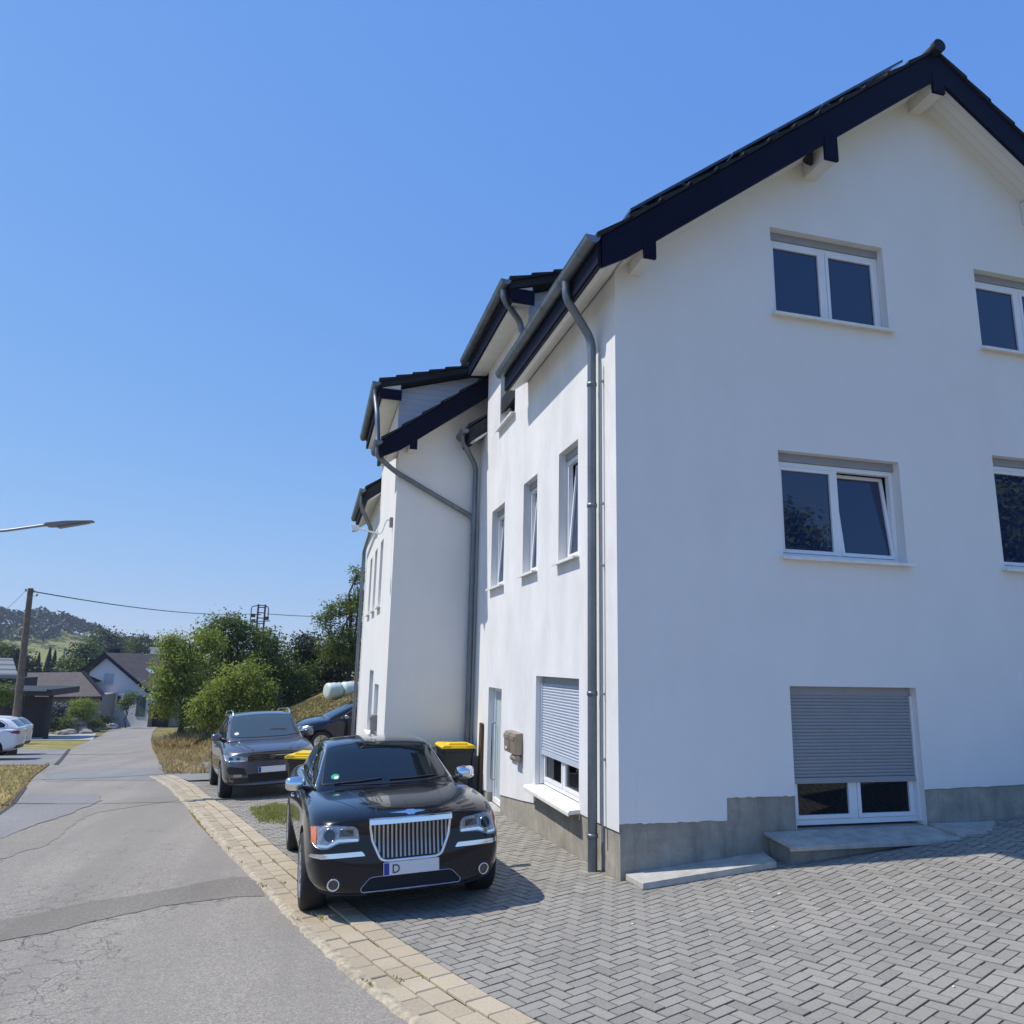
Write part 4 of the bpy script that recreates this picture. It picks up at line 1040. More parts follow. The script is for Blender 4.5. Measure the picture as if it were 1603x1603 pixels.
def car_root(name, label, pos, angdeg, slope, roll, scale, cat='car', group=None):
    a = radians(angdeg); b = Vector((sin(a), cos(a), slope)).normalized(); r = Vector((cos(a), -sin(a), roll)); r = (r-b*r.dot(b)).normalized(); u = r.cross(b)
    t = thing(name, label, cat, group=group)
    t.matrix_world = Matrix(((b.x, -r.x, u.x, pos[0]), (b.y, -r.y, u.y, pos[1]), (b.z, -r.z, u.z, pos[2]), (0, 0, 0, 1))) @ Matrix.Diagonal((scale, scale, scale, 1)); return t
def disc(c, r, n=20): return [(c[0]+r*cos(2*pi*k/n), c[1]+r*sin(2*pi*k/n)) for k in range(n)]
def mir(poly): return [(-a, b) for a, b in poly][::-1]

# ---------------- black sedan, nose towards the camera
sd_root = car_root('parked_car', 'glossy black sedan with upright chrome grille, parked nose first beside the white house', (-1.93, -.50, -.085), -3.4, -.048, .040, .862)
sed = dict(paint=M['black'], wheelr=.355, arch=[(.87, .405), (3.92, .405)], archin=.66, bow=.16, rbow=.12,
 nose=lambda z: (max(0, .36-z)*.35+max(0, z-.60)*.22+max(0, z-.86)*.5), tail=lambda z: max(0, .45-z)*.4+max(0, z-.9)*.3,
 body=[(.00, .27, .52, .68, .33, .76, .50, .755, .72, .68, .845, .875),
       (.05, .24, .60, .80, .32, .865, .52, .85, .77, .75, .895, .92),
       (.18, .21, .68, .885, .30, .92, .54, .90, .83, .80, .93, .962),
       (.45, .19, .72, .93, .29, .948, .55, .93, .88, .835, .965, 1.0),
       (.90, .18, .74, .935, .28, .955, .56, .942, .92, .85, .995, 1.03),
       (1.45, .18, .74, .925, .28, .95, .56, .94, .94, .86, 1.005, 1.045),
       (2.3, .18, .74, .92, .28, .95, .58, .935, .95, .86, 1.005, 1.04),
       (3.2, .18, .74, .92, .28, .95, .58, .94, .96, .86, 1.015, 1.04),
       (3.9, .18, .74, .935, .28, .955, .58, .95, .98, .86, 1.04, 1.06),
       (4.5, .20, .72, .92, .30, .94, .58, .93, .99, .84, 1.06, 1.09),
       (4.9, .25, .66, .84, .34, .88, .60, .87, .96, .77, 1.05, 1.08),
       (5.04, .32, .56, .72, .38, .78, .60, .77, .90, .66, 1.0, 1.03)],
 cabin=[(1.36, .74, .97, .72, .985, 1.0), (1.48, .78, .99, .72, 1.04, 1.065), (1.62, .79, .99, .705, 1.12, 1.15), (2.12, .80, 1.0, .645, 1.37, 1.405), (2.30, .80, 1.0, .63, 1.425, 1.462),
        (2.6, .81, 1.0, .63, 1.445, 1.49), (3.1, .81, 1.0, .63, 1.45, 1.495), (3.55, .81, 1.01, .62, 1.43, 1.48), (3.8, .80, 1.02, .61, 1.375, 1.43), (4.35, .76, 1.05, .66, 1.12, 1.15), (4.55, .70, 1.05, .64, 1.07, 1.09)])
pt = make_car(sd_root, sed)
ws = [(1.55, .70), (1.475, .45), (1.45, 0), (1.475, -.45), (1.55, -.70), (2.20, -.60), (2.235, -.3), (2.245, 0), (2.235, .3), (2.20, .60)]
wsh = pt('windshield', ws, 'top', M['carglass'], off=.004, step=.06)
pt('sticker', disc((1.62, .56), .045), 'top', M['sticker'], off=.006, parent=wsh); pt('sticker', disc((1.60, .55), .026), 'top', M['plate'], off=.0075, parent=wsh)
ring_patch(sed, 'windshield_seal', rpoly(ws, .03), -.016, 'top', M['blackplastic'], .006, wsh)
pt('rear_window', [(3.90, .55), (3.90, -.55), (4.30, -.62), (4.30, .62)], 'top', M['carglass'], off=.004)
for s_ in (-1, 1):
    w1 = [(1.72, 1.045), (1.80, 1.11), (2.20, 1.335), (2.42, 1.39), (2.74, 1.405), (2.74, 1.045)]
    w2 = [(2.82, 1.045), (2.82, 1.405), (3.30, 1.40), (3.62, 1.33), (3.86, 1.18), (3.90, 1.06)]
    a1 = pt('side_window', w1, 'side', M['carglass'], off=.003, side=s_); a2 = pt('side_window', w2, 'side', M['carglass'], off=.003, side=s_)
    ring_patch(sed, 'window_trim', rpoly([(1.66, 1.03), (1.78, 1.12), (2.18, 1.355), (2.40, 1.41), (2.80, 1.425), (3.32, 1.415), (3.65, 1.345), (3.90, 1.18), (3.95, 1.04)], .02), -.016, 'side', M['chrome'], .006, a1, side=s_)
    seam_side(sed, [(1.52, .30), (1.50, .6), (1.56, .95)], s_); seam_side(sed, [(2.78, .30), (2.78, 1.03)], s_); seam_side(sed, [(3.55, .45), (3.75, .75), (3.93, 1.0)], s_)
    h_ = obj('door_handle', MB().tube([(2.48, s_*.945, .86), (2.52, s_*.975, .865), (2.66, s_*.975, .87), (2.70, s_*.945, .865)], .012, 8), M['chrome'], sd_root, smooth=True)
    obj('door_handle', MB().tube([(3.40, s_*.945, .88), (3.44, s_*.975, .885), (3.58, s_*.975, .89), (3.62, s_*.945, .885)], .012, 8), M['chrome'], sd_root, smooth=True)
    mirror(sed, 1.80, .87, 1.07, s_, 'chrome', wd=.215, hh=.15)
    # front lamp
    hl = rpoly([(.47, .695), (.485, .80), (.52, .83), (.70, .845), (.88, .835), (.89, .70), (.84, .655), (.76, .648), (.66, .69)], .025)
    if s_ < 0: hl = mir(hl)
    k = s_
    H_ = pt('headlight', hl, 'front', M['lampclear'], off=.004, step=.035)
    ring_patch(sed, 'lamp_bezel', hl, .006, 'front', M['chromed'], .007, H_)
    pt('daytime_strip', [(k*a, b) for a, b in ([(.485, .700), (.655, .705), (.755, .665), (.84, .672), (.84, .692), (.76, .685), (.67, .728), (.485, .722)])][::1], 'front', M['chrome'], off=.010, step=.03, parent=H_)
    pt('projector', disc((k*.735, .762), .052), 'front', M['lampdark'], off=.010, parent=H_, step=.03)
    ring_patch(sed, 'projector_ring', disc((k*.735, .762), .060, 26), .012, 'front', M['chromed'], .014, H_)
    pt('reflector', [(k*a, b) for a, b in [(.52, .745), (.65, .75), (.65, .81), (.53, .80)]], 'front', M['lampdark'], off=.009, parent=H_, step=.03)
    ring_patch(sed, 'reflector_rim', [(k*a, b) for a, b in [(.515, .738), (.657, .744), (.655, .815), (.523, .808)]], .008, 'front', M['chromed'], .012, H_)
    pt('indicator', [(k*a, b) for a, b in [(.850, .695), (.887, .70), (.887, .825), (.842, .83)]], 'front', M['amber'], off=.009, parent=H_, step=.03)
    pt('bumper_trim', rpoly([(k*a, b) for a, b in [(.42, .572), (.45, .612), (.885, .612), (.905, .585), (.80, .572)]], .012), 'front', M['chrome'], off=.012, step=.04)
    pt('fog_recess', disc((k*.70, .355), .075), 'front', M['blackplastic'], off=.002, step=.04)
    fl = pt('fog_light', disc((k*.70, .355), .040), 'front', M['lampdark'], off=.008, step=.03); ring_patch(sed, 'fog_ring', disc((k*.70, .355), .052, 26), .010, 'front', M['chrome'], .012, fl)
    # front wing crease & splitter edge
    pt('lower_lip', [(k*a, b) for a, b in [(.40, .245), (.84, .285), (.84, .27), (.40, .232)]], 'front', M['blackplastic'], off=.01, step=.05)
    pt('panel_gap', line_poly([(.30, k*.47), (.8, k*.66), (1.42, k*.74)], .007), 'top', M['dark'], off=.001, thick=.004, step=.06)
    pt('hood_crease', line_poly([(.22, k*.34), (.8, k*.42), (1.36, k*.50)], .012), 'top', sed['paint'], off=.005, thick=.004, step=.06)
    # rear lamps
    pt('tail_light', rpoly([(k*a, b) for a, b in [(.66, .70), (.66, .98), (.78, .98), (.80, .70)]], .02), 'rear', M['redlamp'], off=.006)
    for sx in (.87, 3.92): wheel(sd_root, sx, s_*.84, .355, .235, 10, s_)
bh = sed['bvh']
def onfront(l, z, off=.0):
    hit, nn, _, _ = bh.ray_cast(Vector((-2, l, z)), Vector((1, 0, 0)))
    return (hit if hit else Vector((.1, l, z)))+Vector((-off, 0, 0))
# grille
gp = rpoly([(-.37, .855), (.37, .855), (.35, .70), (.28, .545), (.23, .525), (-.23, .525), (-.28, .545), (-.35, .70)], .03)
G = pt('grille', gp, 'front', M['blackplastic'], off=.006, step=.05)
ring_patch(sed, 'grille_frame', gp, -.020, 'front', M['chrome'], .026, G)
bx0 = [onfront(l, .86, .035) for l in (-.39, -.26, -.13, 0, .13, .26, .39)]; gb = MB()
for p_ in bx0:
    for dx, dz_ in ((0, -.028), (-.008, -.022), (-.004, .020), (.012, .030), (.05, .030), (.05, -.028)): gb.v.append((min(p_.x, .2)+dx, p_.y, .858+dz_))
for i in range(6):
    for j in range(6): gb.f.append((i*6+j, i*6+(j+1) % 6, (i+1)*6+(j+1) % 6, (i+1)*6+j)); gb.c.append(None)
gb.f.append(tuple(range(6))); gb.f.append(tuple(range(36, 42))); gb.c += [None]*2
obj('grille_bar', gb, M['chrome'], G, smooth=True)
for i in range(18):
    x = -.345+i*.69/17; x *= .97; lo = .54 if abs(x) < .27 else .54+(abs(x)-.27)*2.0
    pt('grille_slat', [(x-.0085, lo), (x+.0085, lo), (x+.0085, .838), (x-.0085, .838)], 'front', M['chromed'], off=.020, parent=G, step=.12)
# winged badge
e_ = MB()
def pb(u, v, w2): return u
pt('badge', [(-.20, .912), (-.05, .902), (-.03, .893), (.03, .893), (.05, .902), (.20, .912), (.05, .918), (.03, .925), (-.03, .925), (-.05, .918)], 'front', M['chrome'], off=.014, step=.03)
it = rpoly([(-.45, .27), (.45, .27), (.47, .30), (.38, .395), (-.38, .395), (-.47, .30)], .04)
I_ = pt('lower_intake', it, 'front', M['dark'], off=.003, step=.06); ring_patch(sed, 'intake_trim', it, .008, 'front', M['chromed'], .010, I_)
def plate(car_root_, x, z, y=0, ltr='D', face=-1):
    p_ = obj('number_plate', MB().box(x-.012, x, y-.26, y+.26, z-.056, z+.056), M['plate'], car_root_, bevel=.004)
    obj('plate_band', MB().box(x-.0145, x-.0125, y+.208, y+.255, z-.05, z+.05), M['plateblue'], p_)
    if ltr:
        f = bpy.data.curves.new('t', 'FONT'); f.body = ltr; f.size = .105; f.extrude = .001; f.align_x = 'LEFT'; to = bpy.data.objects.new('t', f); COL.objects.link(to)
        bpy.context.view_layer.update(); me = bpy.data.meshes.new_from_object(to.evaluated_get(bpy.context.evaluated_depsgraph_get())); bpy.data.objects.remove(to)
        me.materials.clear(); me.materials.append(M['dark']); o = bpy.data.objects.new('plate_lettering', me); COL.objects.link(o); o.parent = p_
        # text plane: local x -> -y, local y -> z
        o.matrix_local = Matrix(((0, 0, -1, x-.0145), (-1, 0, 0, y+.185), (0, 1, 0, z-.037), (0, 0, 0, 1)))
    return p_
plate(sd_root, onfront(0, .45).x-.012, .448)
pt('hood_emblem_line', line_poly([(.20, 0), (.42, 0)], .010), 'top', M['black'], off=.004, thick=.003)
# wipers
for (a, b) in (((1.50, .58), (1.515, .06)), ((1.49, -.02), (1.53, -.54))):
    pt('wiper', line_poly([a, ((a[0]+b[0])/2-.015, (a[1]+b[1])/2), b], .012), 'top', M['blackplastic'], off=.018, thick=.0)
pt('aerial', [(4.0, -.02), (4.12, -.02), (4.12, .02), (4.0, .02)], 'top', M['black'], off=.03)

# ---------------- grey compact SUV behind it
sv_root = car_root('parked_car', 'dark grey metallic SUV with roof rails, parked on the pavers by the road', (-3.32, 7.75, -.535), -10., -.045, .045, .90)
suv = dict(paint=M['greypaint'], wheelr=.35, arch=[(.88, .405), (3.56, .405)], archin=.64, bow=.15, rbow=.10,
 nose=lambda z: max(0, .42-z)*.35+max(0, z-.72)*.25, tail=lambda z: max(0, .5-z)*.3+max(0, z-.9)*.25,
 body=[(.00, .30, .50, .66, .36, .74, .54, .72, .76, .60, .885, .91),
       (.06, .26, .60, .80, .35, .86, .56, .84, .83, .68, .925, .945),
       (.24, .24, .68, .88, .33, .905, .58, .88, .90, .74, .965, .99),
       (.50, .22, .72, .905, .32, .915, .60, .905, .96, .78, 1.005, 1.035),
       (.95, .22, .74, .91, .31, .92, .62, .91, 1.0, .80, 1.05, 1.08),
       (1.3, .22, .74, .90, .31, .915, .64, .905, 1.03, .80, 1.08, 1.105),
       (2.2, .22, .74, .90, .31, .915, .66, .90, 1.05, .79, 1.09, 1.11),
       (3.4, .22, .74, .905, .31, .92, .66, .90, 1.06, .79, 1.10, 1.12),
       (4.1, .26, .72, .89, .36, .91, .66, .89, 1.06, .78, 1.11, 1.13),
       (4.40, .34, .66, .82, .42, .86, .66, .85, 1.02, .74, 1.10, 1.12),
       (4.49, .40, .56, .72, .46, .78, .66, .78, .98, .68, 1.06, 1.08)],
 cabin=[(1.02, .74, 1.05, .72, 1.07, 1.09), (1.14, .78, 1.07, .72, 1.13, 1.155), (1.3, .79, 1.07, .71, 1.22, 1.25), (1.80, .80, 1.08, .67, 1.50, 1.53), (1.98, .80, 1.08, .66, 1.57, 1.605),
        (2.4, .81, 1.08, .66, 1.60, 1.64), (3.0, .81, 1.08, .66, 1.60, 1.64), (3.7, .80, 1.09, .65, 1.57, 1.61), (4.1, .78, 1.09, .64, 1.52, 1.55), (4.36, .76, 1.10, .70, 1.18, 1.20), (4.42, .72, 1.08, .69, 1.12, 1.14)])
pt = make_car(sv_root, suv)
ws = [(1.20, .70), (1.13, .42), (1.11, 0), (1.13, -.42), (1.20, -.70), (1.86, -.625), (1.90, -.3), (1.91, 0), (1.90, .3), (1.86, .625)]
wsh = pt('windshield', ws, 'top', M['suvglass'], off=.004, step=.06); ring_patch(suv, 'windshield_seal', rpoly(ws, .03), -.016, 'top', M['blackplastic'], .006, wsh)
pt('sticker', disc((1.28, .58), .045), 'top', M['plate'], off=.006, parent=wsh)
pt('dash_patch', [(1.30, -.45), (1.36, -.42), (1.36, -.12), (1.32, -.10)], 'top', M['blackplastic'], off=.0055, parent=wsh)  # flat black patch laid on the windshield
for s_ in (-1, 1):
    w1 = [(1.42, 1.12), (1.85, 1.47), (2.05, 1.535), (2.40, 1.55), (2.42, 1.12)]; w2 = [(2.50, 1.12), (2.48, 1.55), (3.15, 1.545), (3.25, 1.50), (3.30, 1.12)]; w3 = [(3.38, 1.13), (3.34, 1.53), (3.75, 1.50), (3.98, 1.40), (4.05, 1.18)]
    a1 = pt('side_window', w1, 'side', M['carglass'], off=.003, side=s_); pt('side_window', w2, 'side', M['carglass'], off=.003, side=s_); pt('side_window', w3, 'side', M['carglass'], off=.003, side=s_)
    seam_side(suv, [(1.30, .40), (1.30, .8), (1.36, 1.08)], s_); seam_side(suv, [(2.46, .40), (2.46, 1.1)], s_); seam_side(suv, [(3.2, .5), (3.34, 1.1)], s_)
    obj('door_handle', MB().tube([(2.20, s_*.91, .93), (2.24, s_*.935, .935), (2.38, s_*.935, .94), (2.42, s_*.91, .935)], .012, 8), suv['paint'], sv_root, smooth=True)
    mirror(suv, 1.52, .86, 1.16, s_, 'greypaint', wd=.20, hh=.16)
    rl = obj('roof_rail', MB().tube(arc_path([(1.92, s_*.60, 1.56), (2.02, s_*.60, 1.655), (2.4, s_*.61, 1.68), (3.6, s_*.60, 1.655), (3.95, s_*.59, 1.54)], .06, 5), .017, 8), M['chrome'], sv_root, smooth=True)
    k = s_
    hl = rpoly([(.46, .74), (.46, .82), (.60, .85), (.84, .89), (.885, .87), (.86, .755), (.70, .73)], .02)
    if s_ < 0: hl = mir(hl)
    H_ = pt('headlight', hl, 'front', M['lampclear'], off=.004, step=.035); ring_patch(suv, 'lamp_bezel', hl, .012, 'front', M['chromed'], .007, H_)
    pt('projector', disc((k*.64, .79), .040), 'front', M['lampdark'], off=.010, parent=H_, step=.03); pt('projector', disc((k*.77, .80), .038), 'front', M['lampdark'], off=.010, parent=H_, step=.03)
    pt('daytime_strip', [(k*a, b) for a, b in [(.50, .745), (.85, .765), (.85, .78), (.50, .76)]], 'front', M['chrome'], off=.011, parent=H_, step=.04)
    pt('lower_grille', rpoly([(k*a, b) for a, b in [(.46, .48), (.80, .52), (.84, .62), (.80, .66), (.52, .62)]], .02), 'front', M['blackplastic'], off=.005)
    pt('fog_light', rpoly([(k*a, b) for a, b in [(.56, .46), (.72, .465), (.72, .51), (.56, .505)]], .01), 'front', M['chromed'], off=.008, step=.03)
    pt('panel_gap', line_poly([(.16, k*.50), (.6, k*.68), (1.08, k*.74)], .007), 'top', M['dark'], off=.001, thick=.004, step=.06)
    pt('hood_crease', line_poly([(.16, k*.36), (.6, k*.50), (1.06, k*.56)], .03), 'top', suv['paint'], off=.012, thick=.004, step=.06)
    pt('tail_light', rpoly([(k*a, b) for a, b in [(.46, .88), (.46, 1.0), (.80, 1.02), (.82, .90)]], .02), 'rear', M['redlamp'], off=.006)
    for sx in (.88, 3.56): wheel(sv_root, sx, s_*.80, .35, .235, 10, s_)
G = pt('grille', rpoly([(-.46, .73), (.46, .73), (.48, .82), (.40, .855), (-.40, .855), (-.48, .82)], .03), 'front', M['blackplastic'], off=.005)
for z in (.74, .78, .82): pt('grille_slat', [(-.44, z), (.44, z), (.44, z+.014), (-.44, z+.014)], 'front', M['chrome'], off=.014, parent=G)
pt('badge', disc((0, .80), .052), 'front', M['chromed'], off=.018, parent=G, step=.05)
pt('lower_bumper', rpoly([(-.84, .33), (.84, .33), (.86, .46), (.70, .44), (-.70, .44), (-.86, .46)], .03), 'front', M['blackplastic'], off=.0025)
pt('lower_intake', rpoly([(-.42, .36), (.42, .36), (.46, .50), (-.46, .50)], .03), 'front', M['dark'], off=.0045)
hx, nn, _, _ = suv['bvh'].ray_cast(Vector((-2, 0, .62)), Vector((1, 0, 0))); plate(sv_root, hx.x-.012, .57, ltr=None)

# ---------------- dark hatchback seen from the side, nose to the left
def small_car(root, pnt, rear=False, seed=0):
    c = dict(paint=pnt, wheelr=.32, arch=[(.82, .37), (3.40, .37)], archin=.62, bow=.20, rbow=.12,
     nose=lambda z: max(0, .40-z)*.3+max(0, z-.62)*.7, tail=lambda z: max(0, .5-z)*.3+max(0, z-.95)*.3,
     body=[(.00, .26, .48, .62, .32, .70, .48, .68, .64, .56, .72, .74), (.08, .22, .58, .76, .30, .81, .50, .79, .72, .64, .79, .81), (.30, .20, .66, .84, .29, .87, .52, .85, .80, .68, .87, .89),
           (.80, .19, .70, .88, .28, .895, .55, .88, .88, .73, .95, .98), (1.15, .19, .70, .875, .28, .89, .58, .88, .92, .76, .98, 1.01), (2.2, .19, .70, .87, .28, .89, .60, .88, .95, .78, 1.0, 1.02),
           (3.2, .19, .70, .88, .28, .895, .62, .885, .98, .78, 1.03, 1.05), (3.9, .22, .68, .86, .32, .88, .64, .87, 1.0, .77, 1.06, 1.08), (4.18, .30, .62, .80, .38, .84, .66, .83, .98, .74, 1.04, 1.07), (4.28, .36, .54, .70, .44, .76, .66, .76, .92, .68, 1.0, 1.02)],
     cabin=[(.92, .72, .93, .70, .95, .97), (1.05, .76, .95, .71, 1.01, 1.03), (1.2, .77, .96, .70, 1.09, 1.12), (1.75, .78, .98, .65, 1.35, 1.38), (1.95, .79, .98, .64, 1.42, 1.455), (2.4, .79, .98, .63, 1.45, 1.49), (3.0, .79, 1.0, .63, 1.44, 1.48), (3.6, .78, 1.02, .62, 1.40, 1.44), (3.85, .77, 1.03, .61, 1.36, 1.39), (4.12, .74, 1.05, .68, 1.10, 1.13), (4.2, .70, 1.04, .67, 1.06, 1.08)])
    pt = make_car(root, c)
    ws = [(1.10, .68), (1.03, .4), (1.01, 0), (1.03, -.4), (1.10, -.68), (1.80, -.60), (1.85, 0), (1.80, .60)]
    pt('windshield', ws, 'top', M['carglass'], off=.004, step=.07)
    pt('rear_window', rpoly([(-.58, 1.12), (.58, 1.12), (.50, 1.36), (-.50, 1.36)], .04), 'rear', M['carglass'], off=.004, step=.07)
    for s_ in (-1, 1):
        a1 = pt('side_window', [(1.42, 1.04), (1.90, 1.34), (2.25, 1.40), (2.28, 1.03)], 'side', M['carglass'], off=.003, side=s_); pt('side_window', [(2.36, 1.03), (2.34, 1.40), (3.0, 1.39), (3.08, 1.05)], 'side', M['carglass'], off=.003, side=s_); pt('side_window', [(3.16, 1.06), (3.12, 1.37), (3.50, 1.33), (3.72, 1.20), (3.70, 1.10)], 'side', M['carglass'], off=.003, side=s_)
        ring_patch(c, 'window_trim', rpoly([(1.36, 1.02), (1.88, 1.355), (2.25, 1.415), (3.12, 1.405), (3.55, 1.35), (3.78, 1.19), (3.75, 1.04)], .02), -.012, 'side', M['chromed'], .006, a1, side=s_)
        seam_side(c, [(1.22, .35), (1.22, .7), (1.30, .95)], s_); seam_side(c, [(2.32, .35), (2.32, 1.0)], s_); seam_side(c, [(3.0, .5), (3.14, 1.0)], s_)
        for hx in (2.05, 2.85): obj('door_handle', MB().tube([(hx, s_*.88, .90), (hx+.03, s_*.91, .905), (hx+.15, s_*.91, .91), (hx+.18, s_*.88, .905)], .011, 8), pnt, root, smooth=True)
        mirror(c, 1.50, .83, 1.06, s_, 'chromed', wd=.18, hh=.13)
        k = s_
        hl = rpoly([(.42, .66), (.44, .74), (.78, .80), (.84, .78), (.80, .66), (.60, .63)], .02)
        if s_ < 0: hl = mir(hl)
        H_ = pt('headlight', hl, 'front', M['lampclear'], off=.004, step=.04); pt('projector', disc((k*.66, .72), .04), 'front', M['lampdark'], off=.01, parent=H_, step=.04)
        tl_ = rpoly([(.44, .86), (.46, .95), (.84, 1.0), (.84, .88), (.70, .85)], .02)
        if s_ < 0: tl_ = mir(tl_)
        pt('tail_light', tl_, 'rear', M['redlamp'], off=.006, step=.04)
        for sx in (.82, 3.40): wheel(root, sx, s_*.78, .32, .20, 8, s_)
    pt('grille', rpoly([(-.40, .60), (.40, .60), (.42, .70), (-.42, .70)], .02), 'front', M['blackplastic'], off=.005)
    pt('lower_intake', rpoly([(-.5, .32), (.5, .32), (.54, .46), (-.54, .46)], .03), 'front', M['dark'], off=.004)
    pt('bumper_insert', rpoly([(-.70, .34), (.70, .34), (.66, .46), (-.66, .46)], .03), 'rear', M['blackplastic'], off=.004)
    hx, nn, _, _ = c['bvh'].ray_cast(Vector((8, 0, .62)), Vector((-1, 0, 0)))
    obj('number_plate', MB().box(hx.x, hx.x+.012, -.26, .26, .56, .67), M['plate'], root)
    return c
hb = car_root('parked_car', 'very dark blue hatchback parked sideways behind the grey SUV, nose to the left', (-3.20, 15.0, -.50), 84., -.0, -.03, .89)
small_car(hb, M['blackblue'])
def child_copy(src, dst):
    for ch in [o for o in src.children]:
        c = ch.copy(); COL.objects.link(c); c.parent = dst; c.matrix_parent_inverse = ch.matrix_parent_inverse
        for g in ch.children:
            d = g.copy(); COL.objects.link(d); d.parent = c
# ================================================================= placing by sight line at a chosen distance
RV, DV, FV = Vector(R_), Vector(D_), Vector(F_)
def ray(px, py): return (FV+RV*((px-801.5)/1167.09)+DV*((py-801.5)/1167.09)).normalized()
def at(px, py, y): r = ray(px, py); return CAMP+r*((y-CAMP.y)/r.y)
def atp(px, py, p0, n_): r = ray(px, py); return CAMP+r*((Vector(p0)-CAMP).dot(n_)/r.dot(n_))
def px_of(p):
    v = Vector(p)-CAMP; d = v.dot(FV); return (801.5+1167.09*v.dot(RV)/d, 801.5+1167.09*v.dot(DV)/d, d)

q = at(38, 1140, 26)
wc1 = car_root('parked_car', 'white car with a dark rear window, farther of the two at the left edge', (q.x-4.28*.93, 26.6, H(q.x-2, 26)+.02), 86., -.0, .04, .93)
small_car(wc1, M['whitepaint'])
q = at(25, 1160, 22.4)
wc2 = car_root('parked_car', 'white car with a red tail lamp, nearer of the two at the left edge', (q.x-4.28*.90, 22.9, H(q.x-2, 22.4)+.02), 84., .0, .04, .90)
child_copy(wc1, wc2)

# ================================================================= small things by the houses
def bin_(pos, rz, label, lid, h=.95, w_=.52, d_=.60):
    t = thing('wheelie_bin', label, 'bin', pos, rz, 'wheelie bins by the houses')
    body = MB(); pr = [(0, .78, .78, .12), (.45, .88, .88, 0), (.86, 1, 1, 0), (.87, 1.06, 1.05, 0), (.92, 1.06, 1.05, 0)]
    n = 0
    for z, kx, ky, cy_ in pr:
        x, y = w_/2*kx, d_/2*ky; r = .04
        ring = [(x-r, -y), (x, -y+r), (x, y-r), (x-r, y), (-x+r, y), (-x, y-r), (-x, -y+r), (-x+r, -y)]
        body.v += [(a, b+.02*cy_, z*h+.04) for a, b in ring]
    for i in range(len(pr)-1):
        for k in range(8): body.f.append((i*8+k, i*8+(k+1) % 8, (i+1)*8+(k+1) % 8, (i+1)*8+k)); body.c.append(None)
    body.f.append(tuple(range(8))); body.c.append(None); body.f.append(tuple((len(pr)-1)*8+k for k in range(8))); body.c.append(None)
    obj('bin_body', body, M['binbody'], t, bevel=.008)
    z = .92*h+.045
    x, y = w_/2*1.10, d_/2*1.08
    ld = MB().prism([(-x, z), (x, z), (x, z+.03), (x*.86, z+.055), (-x*.86, z+.055), (-x, z+.03)], lambda u, v, w2: (u, w2, v), -y, y*.92)
    ld.prism([(-x*.62, z+.054), (x*.62, z+.054), (x*.52, z+.085), (-x*.52, z+.085)], lambda u, v, w2: (u, w2, v), -y*.78, -y*.2)
    L_ = obj('lid', ld, M[lid], t, bevel=.008)
    obj('lid_grip', MB().box(-x*.45, x*.45, -y-.035, -y, z+.005, z+.03), M[lid], L_, bevel=.006)
    obj('handle', MB().tube([(-w_*.4, d_*.54, z-.05), (-w_*.4, d_*.64, z-.02), (w_*.4, d_*.64, z-.02), (w_*.4, d_*.54, z-.05)], .016, 8), M['binbody'], t, smooth=True)
    for s_ in (-1, 1): obj('wheel', MB().tube([(s_*w_*.36, d_*.42, .09), (s_*w_*.44, d_*.42, .09)], .09, 16), M['rubber'], t, smooth=True)
    return t
bin_((-.40, 6.02, H(-.4, 6)+.03), radians(2), 'black wheelie bin with yellow lid against the rear house gable', 'yellow', h=.88)
bin_((-1.02, 6.12, H(-1, 6)+.03), radians(-4), 'black wheelie bin with grey green lid, left of the one under the gable', 'bingreen', h=.88, w_=.50)
bin_((-2.72, 5.0, H(-2.8, 5.0)+.03), radians(-20), 'black wheelie bin with yellow lid standing between black sedan and grey SUV', 'yellow', h=.90)

def mailbox(pos, label, mat, w_=.28, h=.26, n=2):
    t = thing('mailbox', label, 'mailbox', pos)
    for k in range(n):
        b = obj('box', MB().prism([(0, -h/2), (-.11, -h/2), (-.12, h/2-.06), (-.10, h/2-.01), (0, h/2)], lambda u, v, w2: (u, w2, v), k*w_, k*w_+w_-.03), M[mat], t, bevel=.004)
        obj('flap', MB().box(-.128, -.118, k*w_+.025, k*w_+w_-.035, h/2-.10, h/2-.045), M[mat], b, bevel=.002)
        obj('newspaper_tube' if k == 0 else 'name_plate', MB().tube([(-.065, k*w_+.02, -h/2-.055), (-.065, k*w_+w_-.04, -h/2-.055)], .045, 14) if k == 0 else MB().box(-.122, -.118, k*w_+.08, k*w_+.18, -h/2+.04, -h/2+.07), M[mat] if k == 0 else M['plate'], b, smooth=(k == 0))
    return t
mailbox((0, 3.28, .84), 'pair of brownish steel mailboxes on the sunlit wall between door and shuttered window', 'box', w_=.30, h=.28)
mailbox((-1.53, 8.02+.0, .75), 'grey mailbox on the far house wall beside its entrance', 'boxgrey', w_=.30, h=.30, n=1)
